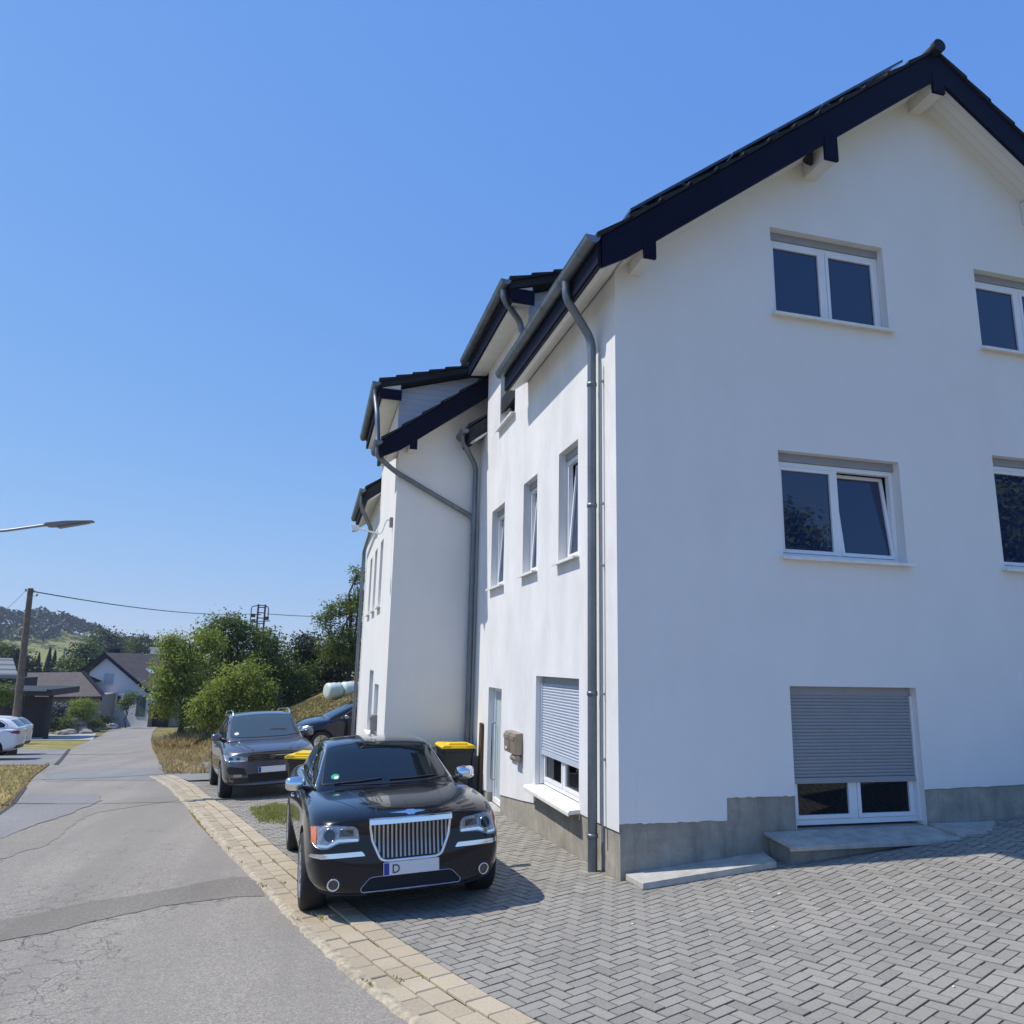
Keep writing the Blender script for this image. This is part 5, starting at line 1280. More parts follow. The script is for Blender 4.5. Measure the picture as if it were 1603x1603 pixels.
# floodlight on a bent arm, far house
t = thing('wall_lamp', 'small white floodlight on a bent arm fixed high on the far house corner', 'lamp', (-1.53, 7.0, 4.42))
obj('bracket', MB().box(-.06, 0, -.05, .05, -.08, .10), M['boxgrey'], t)
obj('arm', MB().tube(arc_path([(-.03, 0, .06), (-.12, 0, .06), (-.20, 0, -.22), (-.34, 0, -.20), (-.66, 0, -.13)], .07, 5), .016, 8), M['pvc'], t, smooth=True)
obj('lamp_housing', MB().prism([(-.60, -.18), (-.74, -.20), (-.77, -.08), (-.62, -.09)], lambda u, v, w2: (u, w2, v), -.06, .06), M['pvc'], t, bevel=.006)
obj('lamp_lens', MB().prism([(-.605, -.182), (-.735, -.20), (-.733, -.207), (-.607, -.189)], lambda u, v, w2: (u, w2, v), -.05, .05), M['lampclear'], t)
# stone slabs under the gable window
t = thing('light_shaft_ledge', 'stained stone ledge on a low masonry block under the half shuttered gable window', 'ledge', (0, 0, 0))
obj('ledge_slab', MB().prism([(0, .0), (-.42, -.045), (-.42, -.085), (-.395, -.085), (-.39, -.06), (0, -.035)], lambda u, v, w2: (w2, u, v+.355), 1.50, 3.42).prism([(0, .0), (-.36, -.03), (-.36, -.07), (0, -.035)], lambda u, v, w2: (w2, u, v+.372), 3.424, 4.25), M['stone'], t, bevel=.004)
obj('masonry_block', MB().box(1.56, 4.2, -.34, .012, .02, .29), M['plinth'], t, bevel=.01)
s_ = MB().prism([(.06, 0.012), (1.5, .012), (1.38, -.37), (.06, -.37)], lambda u, v, w2: (u, v, H(u, v)+.035+w2), .0, .055)
tag(obj('stone_slab', s_, M['stone'], bevel=.006), 'pale flat stone slab lying at the house corner in front of the gable plinth', 'slab')
s_ = MB().box(4.55, 5.6, -.5, .012, .40, .52); 
tag(obj('leaning_board', MB().prism([(0, -.32), (-.045, -.32), (-.03, .93), (.0, .93)], lambda u, v, w2: (u-.012, w2, v), 5.62, 5.80), M['brownpanel'], bevel=.004), 'narrow brown board standing upright against the wall left of the door', 'board')
# fallen leaves
rnd = random.Random(5)
lm_ = MB(); 
for k in range(7): a = 2*pi*k/7; lm_.v.append((.028*cos(a)*(1 if k % 2 else .6), .015*sin(a), .004+.006*(k % 2)))
lm_.f.append(tuple(range(7))); lm_.c.append(None)
for k in range(34):
    o = bpy.data.objects.new('fallen_leaf', None) if False else None
    if k == 0: o = obj('fallen_leaf', lm_, M['leaflitter'], recalc=False); first = o
    else: o = first.copy(); COL.objects.link(o)
    if k == 33: x, y, sc_ = -.35, -3.2, 1.6
    elif k < 20: x = rnd.uniform(.6, 4.2); y = -.55-abs(rnd.gauss(0, .7)); sc_ = rnd.uniform(.35, .8)
    else: x = rnd.uniform(-1.2, 3.5); y = rnd.uniform(-3.4, -.8); sc_ = rnd.uniform(.3, .65)
    o.location = (x, y, H(x, y)+.037); o.scale = (sc_, sc_, sc_); o.rotation_euler = (rnd.uniform(-.2, .2), rnd.uniform(-.2, .2), rnd.uniform(0, 6.3))
    tag(o, 'tiny pale fallen leaf lying on the grey herringbone paving', 'leaf', 'fallen leaves scattered on the paving')

# ================================================================= plants
def leafquad(mb, c, s_, rnd, var, tilt=1., outward=None):
    if outward is not None: n_ = (outward+Vector((rnd.gauss(0, .6), rnd.gauss(0, .6), rnd.gauss(0, .6)))).normalized()
    else: n_ = Vector((rnd.gauss(0, 1), rnd.gauss(0, 1), rnd.gauss(.5, 1)*tilt)).normalized()
    a = n_.orthogonal().normalized(); a = (Matrix.Rotation(rnd.uniform(0, 6.28), 3, n_) @ a); b = n_.cross(a)
    l, w_ = s_*rnd.uniform(.7, 1.3), s_*rnd.uniform(.4, .7)
    mb.face([c-a*l, c-b*w_*.8+a*l*.1, c+a*l, c+b*w_+a*l*.1], var)
def crown_mb(lobes, n, size, seed, surf=.75, hollow=.35, twig=0.):
    """lobes: (centre, (rx,ry,rz)). leaves in clusters spread through each lobe"""
    rnd = random.Random(seed); mb = MB(); tot = sum(l[1][0]*l[1][1]*l[1][2] for l in lobes)**1.
    wts = [(l[1][0]*l[1][2])**1.0 for l in lobes]; sw = sum(wts)
    for (c, r), wt in zip(lobes, wts):
        c = Vector(c); nc = max(6, int(n*wt/sw/26))
        for k in range(nc):
            d = Vector((rnd.gauss(0, 1), rnd.gauss(0, 1), rnd.gauss(0, 1))).normalized()
            rr = hollow+(1-hollow)*rnd.random()**.45
            rr *= .86+.30*noise.noise(d*2.3+c*.7)*2
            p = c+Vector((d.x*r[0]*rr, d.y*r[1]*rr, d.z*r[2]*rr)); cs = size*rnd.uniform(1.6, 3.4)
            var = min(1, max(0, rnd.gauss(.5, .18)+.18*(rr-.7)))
            for j in range(26):
                q = p+Vector((rnd.gauss(0, cs), rnd.gauss(0, cs), rnd.gauss(0, cs*.75)))
                leafquad(mb, q, size, rnd, min(1, max(0, var+rnd.gauss(0, .12))), 1., d*.6+Vector((0, 0, .5)))
    return mb
def limbs(base, top, r, lobes, seed, wiggle=.12):
    rnd = random.Random(seed); mb = MB(); base = Vector(base); top = Vector(top); n = 6
    pts = [base.lerp(top, i/n)+Vector((rnd.gauss(0, wiggle), rnd.gauss(0, wiggle), 0))*(i > 0) for i in range(n+1)]
    mb.tube(pts, [r*(1-.75*i/n)*(1.25 if i == 0 else 1) for i in range(n+1)], 9)
    for (c, rr) in lobes:
        c = Vector(c); i = rnd.randint(1, n-1); p = pts[i]
        mb.tube([p, p.lerp(c, .5)+Vector((rnd.gauss(0, .1), rnd.gauss(0, .1), -.1)), c], [r*.42*(1-.1*i), r*.26, r*.09], 6)
        for k in range(3):
            q = c+Vector((rnd.uniform(-.7, .7)*rr[0], rnd.uniform(-.7, .7)*rr[1], rnd.uniform(-.2, .8)*rr[2])); mb.tube([p.lerp(c, .6), q], [r*.2, r*.05], 5)
    return mb
def tree(name, label, cat, base, lobes, n, size, mat, seed, trunk_r=.14, group=None, hollow=.35, trunktop=None):
    """base world; lobes relative to base"""
    t = thing(name, label, cat, base, 0, group)
    tt = trunktop or (0, 0, max(l[0][2] for l in lobes))
    obj('trunk', limbs((0, 0, -.3), tt, trunk_r, lobes, seed), M['bark'], t, smooth='all')
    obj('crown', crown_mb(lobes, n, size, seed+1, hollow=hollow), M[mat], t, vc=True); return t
def lobes_px(spec, base):
    """(px,py,rx_px,ry_px,dy,depth) -> lobe relative to base"""
    out = []
    for (px, py, rx, ry, dy, rd) in spec:
        p = at(px, py, base[1]+dy); d = px_of(p)[2]; k = d/1167.; out.append((tuple(p-Vector(base)), (rx*k, rd, ry*k)))
    return out
def gp(px, py, y):      # foot point on the terrain below a sight line
    p = at(px, py, y); return (p.x, p.y, H(p.x, p.y))
# the big shrubbery right of the road
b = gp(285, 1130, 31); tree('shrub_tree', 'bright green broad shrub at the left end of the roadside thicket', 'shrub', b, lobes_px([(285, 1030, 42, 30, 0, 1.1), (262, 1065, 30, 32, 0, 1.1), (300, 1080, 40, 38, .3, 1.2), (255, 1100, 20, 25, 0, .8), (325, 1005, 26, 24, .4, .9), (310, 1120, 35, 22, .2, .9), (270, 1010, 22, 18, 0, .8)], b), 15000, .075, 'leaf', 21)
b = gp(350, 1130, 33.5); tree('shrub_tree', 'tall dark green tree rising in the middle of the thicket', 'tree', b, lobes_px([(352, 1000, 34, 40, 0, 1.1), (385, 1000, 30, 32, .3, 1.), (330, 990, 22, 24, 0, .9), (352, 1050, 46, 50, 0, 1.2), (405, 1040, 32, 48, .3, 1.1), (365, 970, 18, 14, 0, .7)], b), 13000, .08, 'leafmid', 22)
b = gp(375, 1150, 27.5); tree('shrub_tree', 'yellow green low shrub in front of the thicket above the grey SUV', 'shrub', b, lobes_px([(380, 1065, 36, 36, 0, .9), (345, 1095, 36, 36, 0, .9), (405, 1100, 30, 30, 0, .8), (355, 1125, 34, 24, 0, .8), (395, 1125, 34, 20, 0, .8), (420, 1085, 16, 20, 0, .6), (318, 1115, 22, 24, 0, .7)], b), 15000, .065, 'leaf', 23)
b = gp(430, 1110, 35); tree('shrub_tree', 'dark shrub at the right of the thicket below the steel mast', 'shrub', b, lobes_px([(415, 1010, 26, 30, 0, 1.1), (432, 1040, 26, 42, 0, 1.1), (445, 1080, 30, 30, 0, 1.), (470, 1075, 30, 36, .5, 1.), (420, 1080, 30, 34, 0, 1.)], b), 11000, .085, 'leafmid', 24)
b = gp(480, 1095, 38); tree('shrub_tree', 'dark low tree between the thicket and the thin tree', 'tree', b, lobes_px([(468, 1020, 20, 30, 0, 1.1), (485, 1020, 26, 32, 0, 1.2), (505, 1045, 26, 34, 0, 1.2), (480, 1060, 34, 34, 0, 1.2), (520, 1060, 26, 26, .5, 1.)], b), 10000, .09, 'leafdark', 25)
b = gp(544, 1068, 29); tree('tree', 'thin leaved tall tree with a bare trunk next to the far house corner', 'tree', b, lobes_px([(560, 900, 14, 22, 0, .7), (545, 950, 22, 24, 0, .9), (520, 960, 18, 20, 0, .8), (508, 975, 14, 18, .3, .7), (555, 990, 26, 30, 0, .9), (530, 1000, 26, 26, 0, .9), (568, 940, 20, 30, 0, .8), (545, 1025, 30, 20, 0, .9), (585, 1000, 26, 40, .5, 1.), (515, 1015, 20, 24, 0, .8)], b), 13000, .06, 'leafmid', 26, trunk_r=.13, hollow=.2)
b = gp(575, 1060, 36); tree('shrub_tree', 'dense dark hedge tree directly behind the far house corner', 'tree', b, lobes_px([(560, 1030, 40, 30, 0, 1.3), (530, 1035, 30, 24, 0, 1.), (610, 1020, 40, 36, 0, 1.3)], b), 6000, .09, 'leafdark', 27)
# left side garden
b = gp(132, 1130, 62); tree('round_shrub', 'round clipped green shrub in the rock garden', 'shrub', b, lobes_px([(130, 1110, 19, 17, 0, 1.0), (128, 1118, 19, 12, 0, 1.)], b), 9000, .055, 'leaf', 31, hollow=.72)
b = gp(95, 1130, 64); tree('lilac_shrub', 'greyish lilac flowering shrub left of the round shrub', 'shrub', b, lobes_px([(93, 1110, 14, 10, 0, .8), (100, 1117, 12, 9, 0, .7), (84, 1117, 9, 9, 0, .6)], b), 2200, .09, 'lav', 32, hollow=.5)
b = gp(198, 1123, 70); tree('young_tree', 'small round headed young tree in front of the white gable house', 'tree', b, lobes_px([(200, 1096, 11, 10, 0, .7), (197, 1103, 10, 9, 0, .6), (207, 1091, 7, 7, 0, .5)], b), 1500, .09, 'leafmid', 33, trunk_r=.06)
for i, (px, py, y, rx, ry, mt, lb) in enumerate([(100, 1134, 58, 12, 7, 'leafmid', 'low grey green bush left in the rock garden'), (118, 1134, 60, 12, 6, 'lav', 'low greyish bush in the middle of the rock garden'), (162, 1128, 66, 11, 6, 'leafdark', 'dark low bush at the right end of the rock garden'), (148, 1134, 63, 12, 5, 'leafmid', 'small spreading bush under the round shrub'), (84, 1133, 58, 7, 7, 'leafdark', 'dark little bush next to the carport post'), (4, 1085, 40, 14, 14, 'leafmid', 'green bush at the left picture edge above the white cars')]):
    b = gp(px, py+6, y); tree('bush', lb, 'bush', b, lobes_px([(px, py, rx, ry, 0, .7)], b), 1100, .08, mt, 40+i, trunk_r=.04, hollow=.4)
rnd = random.Random(8)
for i, (px, py, y, r) in enumerate([(110, 1141, 57, .42), (125, 1139, 60, .5), (142, 1136, 63, .5), (158, 1133, 66, .45), (172, 1130, 68, .55), (134, 1143, 58, .35), (98, 1143, 56, .35)]):
    b = gp(px, py, y); bm = bmesh.new(); bmesh.ops.create_icosphere(bm, subdivisions=3, radius=1)
    for v in bm.verts: v.co *= 1+.35*noise.noise(v.co*1.4+Vector((i*3, 0, 0))); v.co.x *= r*1.3; v.co.y *= r; v.co.z *= r*.62
    me = bpy.data.meshes.new('garden_rock'); bm.to_mesh(me); bm.free(); me.materials.append(M['rock']); o = bpy.data.objects.new('garden_rock', me); COL.objects.link(o); o.location = (b[0], b[1], b[2]+r*.3)
    tag(o, ['grey boulder at the left end of the rock garden', 'boulder left of centre in the rock garden, below the round shrub', 'boulder right below the round shrub', 'boulder between the round shrub and the dark bush', 'large dark boulder at the right end of the rock garden', 'lowest small boulder at the edge of the lawn', 'small boulder next to the carport'][i], 'rock', 'rocks of the garden across the road')
# conifers and trees in the valley
def conifer(px, ytop, ybase, y, label, w_=.17, group='dark conifers in the valley'):
    p = at(px, ytop, y); b_ = at(px, ybase, y); h = p.z-b_.z; z0 = b_.z; r = h*w_
    t = thing('conifer', label, 'tree', (p.x, p.y, z0-.5), 0, group); rnd = random.Random(int(px*7)); mb = MB()
    for k in range(900):
        f = rnd.random()**.8; z = f*h; rr = r*(1-f)**.85*(.75+.35*rnd.random()); a = rnd.uniform(0, 6.28); c = Vector((cos(a)*rr, sin(a)*rr, z+.5)); s_ = h*.035
        leafquad(mb, c, s_, rnd, min(1, max(0, rnd.gauss(.45, .25))), 1, Vector((cos(a), sin(a), .5)))
    mb.lathe([(r*.8, .6), (r*.85, .5+h*.08), (r*.45, .5+h*.5), (.02, .5+h*.96)], 10); mb.c += [.1]*(len(mb.f)-len(mb.c)); mb.c = [c if c is not None else .1 for c in mb.c]
    obj('crown', mb, M['conifer'], t, vc=True); obj('trunk', MB().tube([(0, 0, -3), (0, 0, 1.2)], r*.12, 8), M['bark'], t); return t
for a in [(62, 1022, 1062, 120, 'leftmost slim conifer of the four beyond the brown roof'), (79, 1014, 1062, 118, 'tallest slim conifer beyond the brown roof'), (87, 1018, 1062, 122, 'slim conifer right beside the tallest one'), (94, 1030, 1062, 115, 'shortest slim conifer beyond the brown roof')]: conifer(*a)
for i, (px, py, y, rx, ry, mt, lb) in enumerate([(125, 1030, 108, 13, 24, 'leafdark', 'tall dark tree left of the white gable roof peak'), (112, 1045, 104, 13, 14, 'leafmid', 'green round tree before the tall dark tree'), (25, 1032, 110, 12, 20, 'leafdark', 'dark tree behind the timber utility pole'), (46, 1048, 110, 8, 12, 'leafdark', 'dark bush tree right of the timber pole foot'), (142, 1030, 128, 14, 26, 'leafmid', 'olive tree behind the white gable'), (5, 1022, 118, 12, 12, 'leafmid', 'green tree top over the left roof')]):
    b = gp(px, py+ry, y); tree('valley_tree', lb, 'tree', b, lobes_px([(px, py, rx, ry, 0, rx*.09), (px+4, py+ry*.4, rx, ry*.7, 0, rx*.09)], b), 2200, .22, mt, 60+i, trunk_r=.2, hollow=.5)
rnd = random.Random(12)
lbs = ['olive tree of the far tree line, first from the left', 'far tree line tree above the gable peak', 'slim dead tipped tree in the far tree line', 'far tree right of the dead tipped one', 'low wide far tree in the tree line', 'far tree with thin crown before the gap', 'dark far tree over the brown roof ridge', 'small far tree over the roof ridge end', 'far tree left of the white far building', 'last far tree before the thicket']
for i, (px, top) in enumerate([(148, 990), (158, 983), (172, 990), (182, 993), (196, 996), (206, 996), (218, 1000), (228, 1000), (240, 1004), (254, 1006)]):
    y = 190+rnd.uniform(-15, 25); ry = (1030-top)/2
    b = gp(px, 1032, y); tree('valley_tree', lbs[i], 'tree', b, lobes_px([(px, top+ry*.9, 10, ry*.8, 0, 1.6), (px+rnd.uniform(-4, 4), top+ry*1.5, 12, ry*.7, 0, 1.8), (px, top+5, 5, 6, 0, 1)], b), 1500, .34, ['leafmid', 'leafdark', 'farleaf'][i % 3], 80+i, trunk_r=.25, hollow=.4)

# wooded hill across the valley
def ridge(px):
    P = [(-900, 985), (-300, 968), (0, 966), (50, 964), (100, 976), (150, 990), (200, 1003), (260, 1010), (500, 1016), (900, 1030), (1700, 1056)]
    for (a, b), (c, d) in zip(P, P[1:]):
        if a <= px <= c: return b+(d-b)*(px-a)/(c-a)
    return P[0][1] if px < P[0][0] else P[-1][1]
mb = MB(); NX, NY = 70, 18; hillpts = {}
def hillz(x, y):
    t = (y-300)/200; p = px_of((x*480/max(y, 1), 480, 0))
    q = at(p[0], ridge(p[0])+9, 480); zt = q.z
    return -9+(zt+9)*smoothstep(-.05, 1.0, t)**1.15 if t <= 1 else zt-(y-500)*.12
for j in range(NY):
    y = 290+j*16
    for i in range(NX):
        x = -620+i*13.5; mb.v.append((x, y, hillz(x, y)))
for j in range(NY-1):
    for i in range(NX-1): mb.f.append((j*NX+i, j*NX+i+1, (j+1)*NX+i+1, (j+1)*NX+i)); mb.c.append(None)
struct(obj('hill', mb, M['meadow'], recalc=False, smooth='all'))
mb = MB(); rnd = random.Random(9); cnt = 0
for k in range(5200):
    y = rnd.uniform(305, 505); x = rnd.uniform(-600, 120); z = hillz(x, y); q = px_of((x, y, z))
    if q[0] < -160 or q[0] > 560: continue
    meadow = (q[0] > 66 and q[1] > 1001 and q[0] < 300) or (q[1] > 1017)
    if 30 < q[0] <= 80 and 992 < q[1] <= 1017: meadow = False
    if meadow: continue
    if q[0] > 150 and q[1] > ridge(q[0])+14: continue
    cnt += 1; r = rnd.uniform(2.6, 4.6); c = Vector((x, y, z+r*.9)); base = rnd.gauss(.45, .2)
    for j in range(34):
        d = Vector((rnd.gauss(0, 1), rnd.gauss(0, 1), abs(rnd.gauss(.2, 1)))).normalized(); p = c+Vector((d.x*r, d.y*r, d.z*r*1.2))
        leafquad(mb, p, r*.33, rnd, min(1, max(0, base+rnd.gauss(0, .15)+.15*d.z)), 1, d)
stuff(obj('forest', mb, M['farleaf'], vc=True), 'dark broadleaf wood covering the far hill', 'forest')
# church spire and a pale far building in the valley
p = at(102, 1012, 150); q = at(102, 1040, 150); r = (at(106, 1040, 150)-at(98, 1040, 150)).length/2
t = thing('church_tower', 'pointed grey green church spire between the conifers in the valley', 'church', (p.x, p.y, q.z)); hh = p.z-q.z
obj('spire', MB().lathe([(r*1.1, 0), (r*.8, hh*.16), (.02, hh)], 8), M['spire'], t); obj('tower', MB().box(-r*.8, r*.8, -r*.8, r*.8, -8, -.02), M['plaster3'], t)
p = at(243, 1016, 170); t = thing('far_building', 'tiny bright far building with a flat roof left of the thicket', 'building', (p.x, p.y, p.z))
obj('wall', MB().box(-.9, 2.2, 0, 6, -7, .1), M['plaster3'], t); obj('roof', MB().box(-1.1, 2.4, -.2, 6.2, .101, .40), M['pvc'], t)

# ================================================================= houses across the road
def hp(px, py): return atp(px, py, A0, NN)
A0 = at(133, 1110, 77.); B0 = at(232, 1120, 73.); A0.z = B0.z = -4.9
U = (B0-A0).normalized(); NN = Vector((U.y, -U.x, 0)); NN = NN if NN.y < 0 else -NN; BK = -NN
def loc(px, py): p = hp(px, py); return ((p-A0).dot(U), p.z+4.9)
t = thing('detached_house', 'white gabled house with brown tiled roof at the end of the road', 'house', tuple(A0), atan2(U.y, U.x))
Wd = (B0-A0).length; ap = loc(170, 1027); le = loc(134, 1052); re_ = loc(232, 1080)
PH = lambda u, d, z: (u, -d, z)
wins = []
for (x0, y0, x1, y1) in ((161, 1055, 179, 1070), (180, 1088, 190, 1103)):
    a, c = loc(x0, y1), loc(x1, y0); wins.append((a[0], c[0], a[1], c[1]))
a, c = loc(159, 1102), loc(169, 1088); wins.append((a[0], c[0], a[1], c[1]))
facade('gable_wall', PH, [(0, -.5), (Wd, -.5), (Wd, re_[1]), ap, (0, le[1])], wins, M['plaster3'], t)
for i, w_ in enumerate(wins): fr_win(t, PH, *w_, panes=2 if i == 0 else 1, box=.02, depth=.08, shut=(w_[2]+.1 if i == 0 else None), sillh=.04)
obj('side_wall', MB().face([(Wd, 0, -.5), (Wd, 8, -.5), (Wd, 8, re_[1]), (Wd, 0, re_[1])]).face([(0, 0, -.5), (0, 8, -.5), (0, 8, le[1]), (0, 0, le[1])]), M['garage'], t, recalc=False)
rf = MB(); th = .22
for (e, sgn) in ((le, -1), (re_, 1)):
    sl_ = (ap[1]-e[1])/(abs(ap[0]-e[0])); ex = e[0]+sgn*.5; ez = e[1]-.5*sl_
    rf.prism([(ap[0], ap[1]+.32), (ex, ez+.32), (ex, ez+.1), (ap[0], ap[1]+.1)], lambda u, v, w2: (u, w2, v), -.5, 8.4)
roof = obj('roof', rf, M['browntile'], t)
for (e, sgn) in ((le, -1), (re_, 1)):
    sl_ = (ap[1]-e[1])/(abs(ap[0]-e[0])); ex = e[0]+sgn*.5; ez = e[1]-.5*sl_
    obj('verge_board', MB().prism([(ap[0], ap[1]+.34), (ex, ez+.34), (ex, ez-.02), (ap[0], ap[1]-.02)], lambda u, v, w2: (u, w2, v), -.56, -.502), M['navy'], roof)
obj('chimney', MB().box(ap[0]-1.2, ap[0]-.5, 1.2, 1.9, ap[1]-.6, ap[1]+.7), M['navy'], roof)
sk0 = ap[0]+2.6; sl_ = (ap[1]-re_[1])/(re_[0]-ap[0]); f_ = lambda x: ap[1]+.34-(x-ap[0])*sl_
obj('skylight', MB().prism([(sk0, f_(sk0)), (sk0+.7, f_(sk0+.7)), (sk0+.7, f_(sk0+.7)+.05), (sk0, f_(sk0)+.05)], lambda u, v, w2: (u, w2, v), 2.2, 2.9), M['glassgrey'], roof)
a, c = loc(212, 1121), loc(230, 1089); obj('door', MB().box(a[0], c[0], -.06, -.002, max(a[1], 0), c[1]), M['greendoor'], t)
obj('porch', MB().box(Wd+.01, Wd+1.8, .6, .75, -.3, 2.2).box(Wd+.01, Wd+2.2, -.2, 3, 2.21, 2.4), M['darktimber'], t)
# low wing with brown roof, before the gable house
t = thing('garage_wing', 'low house with brown tiled roof between the carport and the white gable', 'house', (0, 0, 0))
rl, rr_, el, er = at(42, 1053, 74), at(127, 1052, 74), at(82, 1091, 69), at(160, 1090, 69)
el = at(60, 1091, 69); 
mb = MB().face([rl, rr_, er, el]).face([rl+Vector((0, 0, -.2)), rr_+Vector((0, 0, -.2)), er+Vector((0, 0, -.2)), el+Vector((0, 0, -.2))]).face([el, er, er+Vector((0, 0, -.2)), el+Vector((0, 0, -.2))])
bl, br = Vector((el.x, 79, el.z)), Vector((er.x, 79, er.z)); mb.face([rl, rr_, br, bl])
rfw = obj('roof', mb, M['browntile'], t, recalc=False)
d = Vector((.0, -.03, .0)); mb = MB(); 
for s0 in (0, .28): pass
obj('verge_board', MB().face([rr_+Vector((.05, -.1, .1)), er+Vector((.05, -.1, .1)), er+Vector((.05, -.1, -.45)), rr_+Vector((.05, -.1, -.45))]).face([rr_+Vector((.05, -.1, .1)), er+Vector((.05, -.1, .1)), er+Vector((.35, -.1, .1)), rr_+Vector((.35, -.1, .1))]), M['navy'], rfw, recalc=False)
zg = -5.2
obj('wall', MB().box(el.x+.6, er.x-.3, 69.8, 78, zg, el.z+.15), M['garage'], t)
obj('garage_door', MB().box(er.x-3.2, er.x-.9, 69.70, 69.79, zg, el.z-.5), M['dark'], t)
obj('garage_door', MB().box(el.x+1.3, el.x+3.6, 69.70, 69.79, zg, el.z-.5), M['dark'], t)
# carport at the left
c0, c1 = at(-30, 1079, 50), at(91, 1078, 50); zt = c1.z; zb = H(c1.x, 50)
t = thing('carport', 'dark timber carport with flat roof behind the utility pole', 'carport', (0, 0, 0))
obj('roof', MB().box(c0.x, c1.x, 48.8, 55, zt-.42, zt), M['darktimber'], t, bevel=.02)
obj('roof_edge', MB().box(c0.x, c1.x-.3, 48.7, 48.79, zt-.12, zt+.03), M['steel'], t)
for (px, yy) in ((79, 49.2), (79, 54.5), (48, 54.5)): q = at(px, 1100, yy); obj('post', MB().box(q.x-.12, q.x+.12, yy-.1, yy+.1, zb-.4, zt-.42), M['darktimber'], t)
q0, q1 = at(38, 1100, 52), at(75, 1100, 52); obj('screen', MB().box(q0.x, q1.x, 52, 52.12, zb-.4, zt-.62), M['darktimber'], t)
q0, q1 = at(-40, 1100, 53), at(36, 1100, 53); obj('screen', MB().box(q0.x, q1.x, 53, 53.12, zb-.4, zt-.5), M['darktimber'], t)
# house at the left edge: only its roof corner shows
e0, e1 = at(-70, 1058, 60), at(32, 1057, 60); k0 = at(-2, 1030, 64)
t = thing('bungalow', 'low house at the left edge with a ribbed grey roof', 'house', (0, 0, 0))
rid = Vector((e0.x, 64, k0.z))
M['ribroof'] = None
n = N('ribbed_grey_roof'); wv = n.new('ShaderNodeTexWave', wave_type='BANDS', bands_direction='Z'); wv.inputs['Scale'].default_value = .9; n.link(n.tc.outputs['Object'], wv.inputs[0]); n.color(n.ramp(wv.outputs[1], [(.1, (.05, .06, .065)), (.5, (.17, .19, .20))])); n.p(Roughness=.6); M['ribroof'] = n.m
obj('roof', MB().prism([(59.5, e1.z-.0), (64, k0.z), (64, k0.z-.25), (59.5, e1.z-.25)], lambda u, v, w2: (w2+(0 if w2 < -30 else -(u-59.5)*.45), u, v), e0.x-8, e1.x), M['ribroof'], t)
obj('wall', MB().box(e0.x-8, e1.x-.6, 60.2, 66, -5.0, e1.z-.26), M['darktimber'], t)

# ================================================================= poles, cable, mast, street lamp
pb_, ptp = at(27, 1130, 27), at(48, 921, 27); pb_.z = H(pb_.x, 27)-.3
t = thing('utility_pole', 'leaning weathered timber utility pole behind the white cars', 'pole', tuple(pb_)); d = ptp-pb_
obj('pole', MB().tube([Vector((0, 0, 0)), d*.5, d], [.16, .13, .10], 14), M['timber'], t, smooth=True)
for i, (a, b, c) in enumerate(((-.16, 0, -.12), (.13, 0, -.16), (.26, 0, -.30))):
    q = d+Vector((a, b, c)); obj('insulator', MB().tube([q, q+Vector((0, 0, .09))], .035, 8), M['boxgrey'], t)
    obj('bracket', MB().tube([d+Vector((0, 0, c)), q], .012, 6), M['steel'], t)
def cable(name, a, b, sag, label, r=.022, n=30):
    mb = MB(); pts = [a.lerp(b, i/n)-Vector((0, 0, 4*sag*(i/n)*(1-i/n))) for i in range(n+1)]; mb.tube(pts, r, 6); return tag(obj(name, mb, M['wire'], smooth='all'), label, 'cable')
mast_top = at(408, 958, 60)
cable('overhead_cable', at(53, 926, 27), at(397, 961, 60), .35, 'black overhead cable sagging from the timber pole to the steel mast', .024)
cable('overhead_cable', at(418, 961, 60), at(620, 962, 75), .25, 'black overhead cable running right from the steel mast behind the thin tree', .03)
cable('overhead_cable', at(41, 924, 27), at(-80, 1010, 14), .2, 'thin cable dropping from the timber pole towards the left edge', .008)
m0 = at(400, 1000, 60); m1 = at(411, 1000, 60); cx_ = (m0.x+m1.x)/2; zt = at(405, 946, 60).z; zb = H(cx_, 60)
t = thing('steel_mast', 'rusty steel ladder mast with platform cages standing above the thicket', 'mast', (cx_, 60, zb)); hh = zt-zb; hw = (m1.x-m0.x)/2
for s_ in (-1, 1): obj('leg', MB().tube([(s_*hw, 0, -.4), (s_*hw, 0, hh)], .075, 6), M['rust'], t)
for k in range(7): z = hh-.25-k*.45; obj('rung', MB().tube([(-hw, 0, z), (hw, 0, z)], .045, 5), M['rust'], t)
kz = (at(405, 960, 60).z-zb)
fx = [(at(393, 960, 60).x-cx_), (at(420, 960, 60).x-cx_)]
for nm, pts in (('cage', [(fx[0], 0, hh-1.5), (fx[0], 0, hh-.2), (0, 0, hh-.05), (fx[1], 0, hh-.2), (fx[1], 0, hh-1.3)]), ('cross_arm', [(fx[0], 0, hh-1.5), (fx[1]+.2, 0, hh-1.35)]), ('cross_arm', [(fx[0], 0, hh-.85), (0, 0, hh-.85)])):
    obj(nm, MB().tube(arc_path(pts, .2, 3) if len(pts) > 2 else pts, .04, 6), M['rust'], t)
for (a, z) in ((fx[0]*.75, hh-.95), (fx[0]*.7, hh-1.4), (fx[1]*.85, hh-1.15)): obj('isolator', MB().box(a-.16, a+.16, -.12, .12, z-.14, z+.14), M['rust'], t)
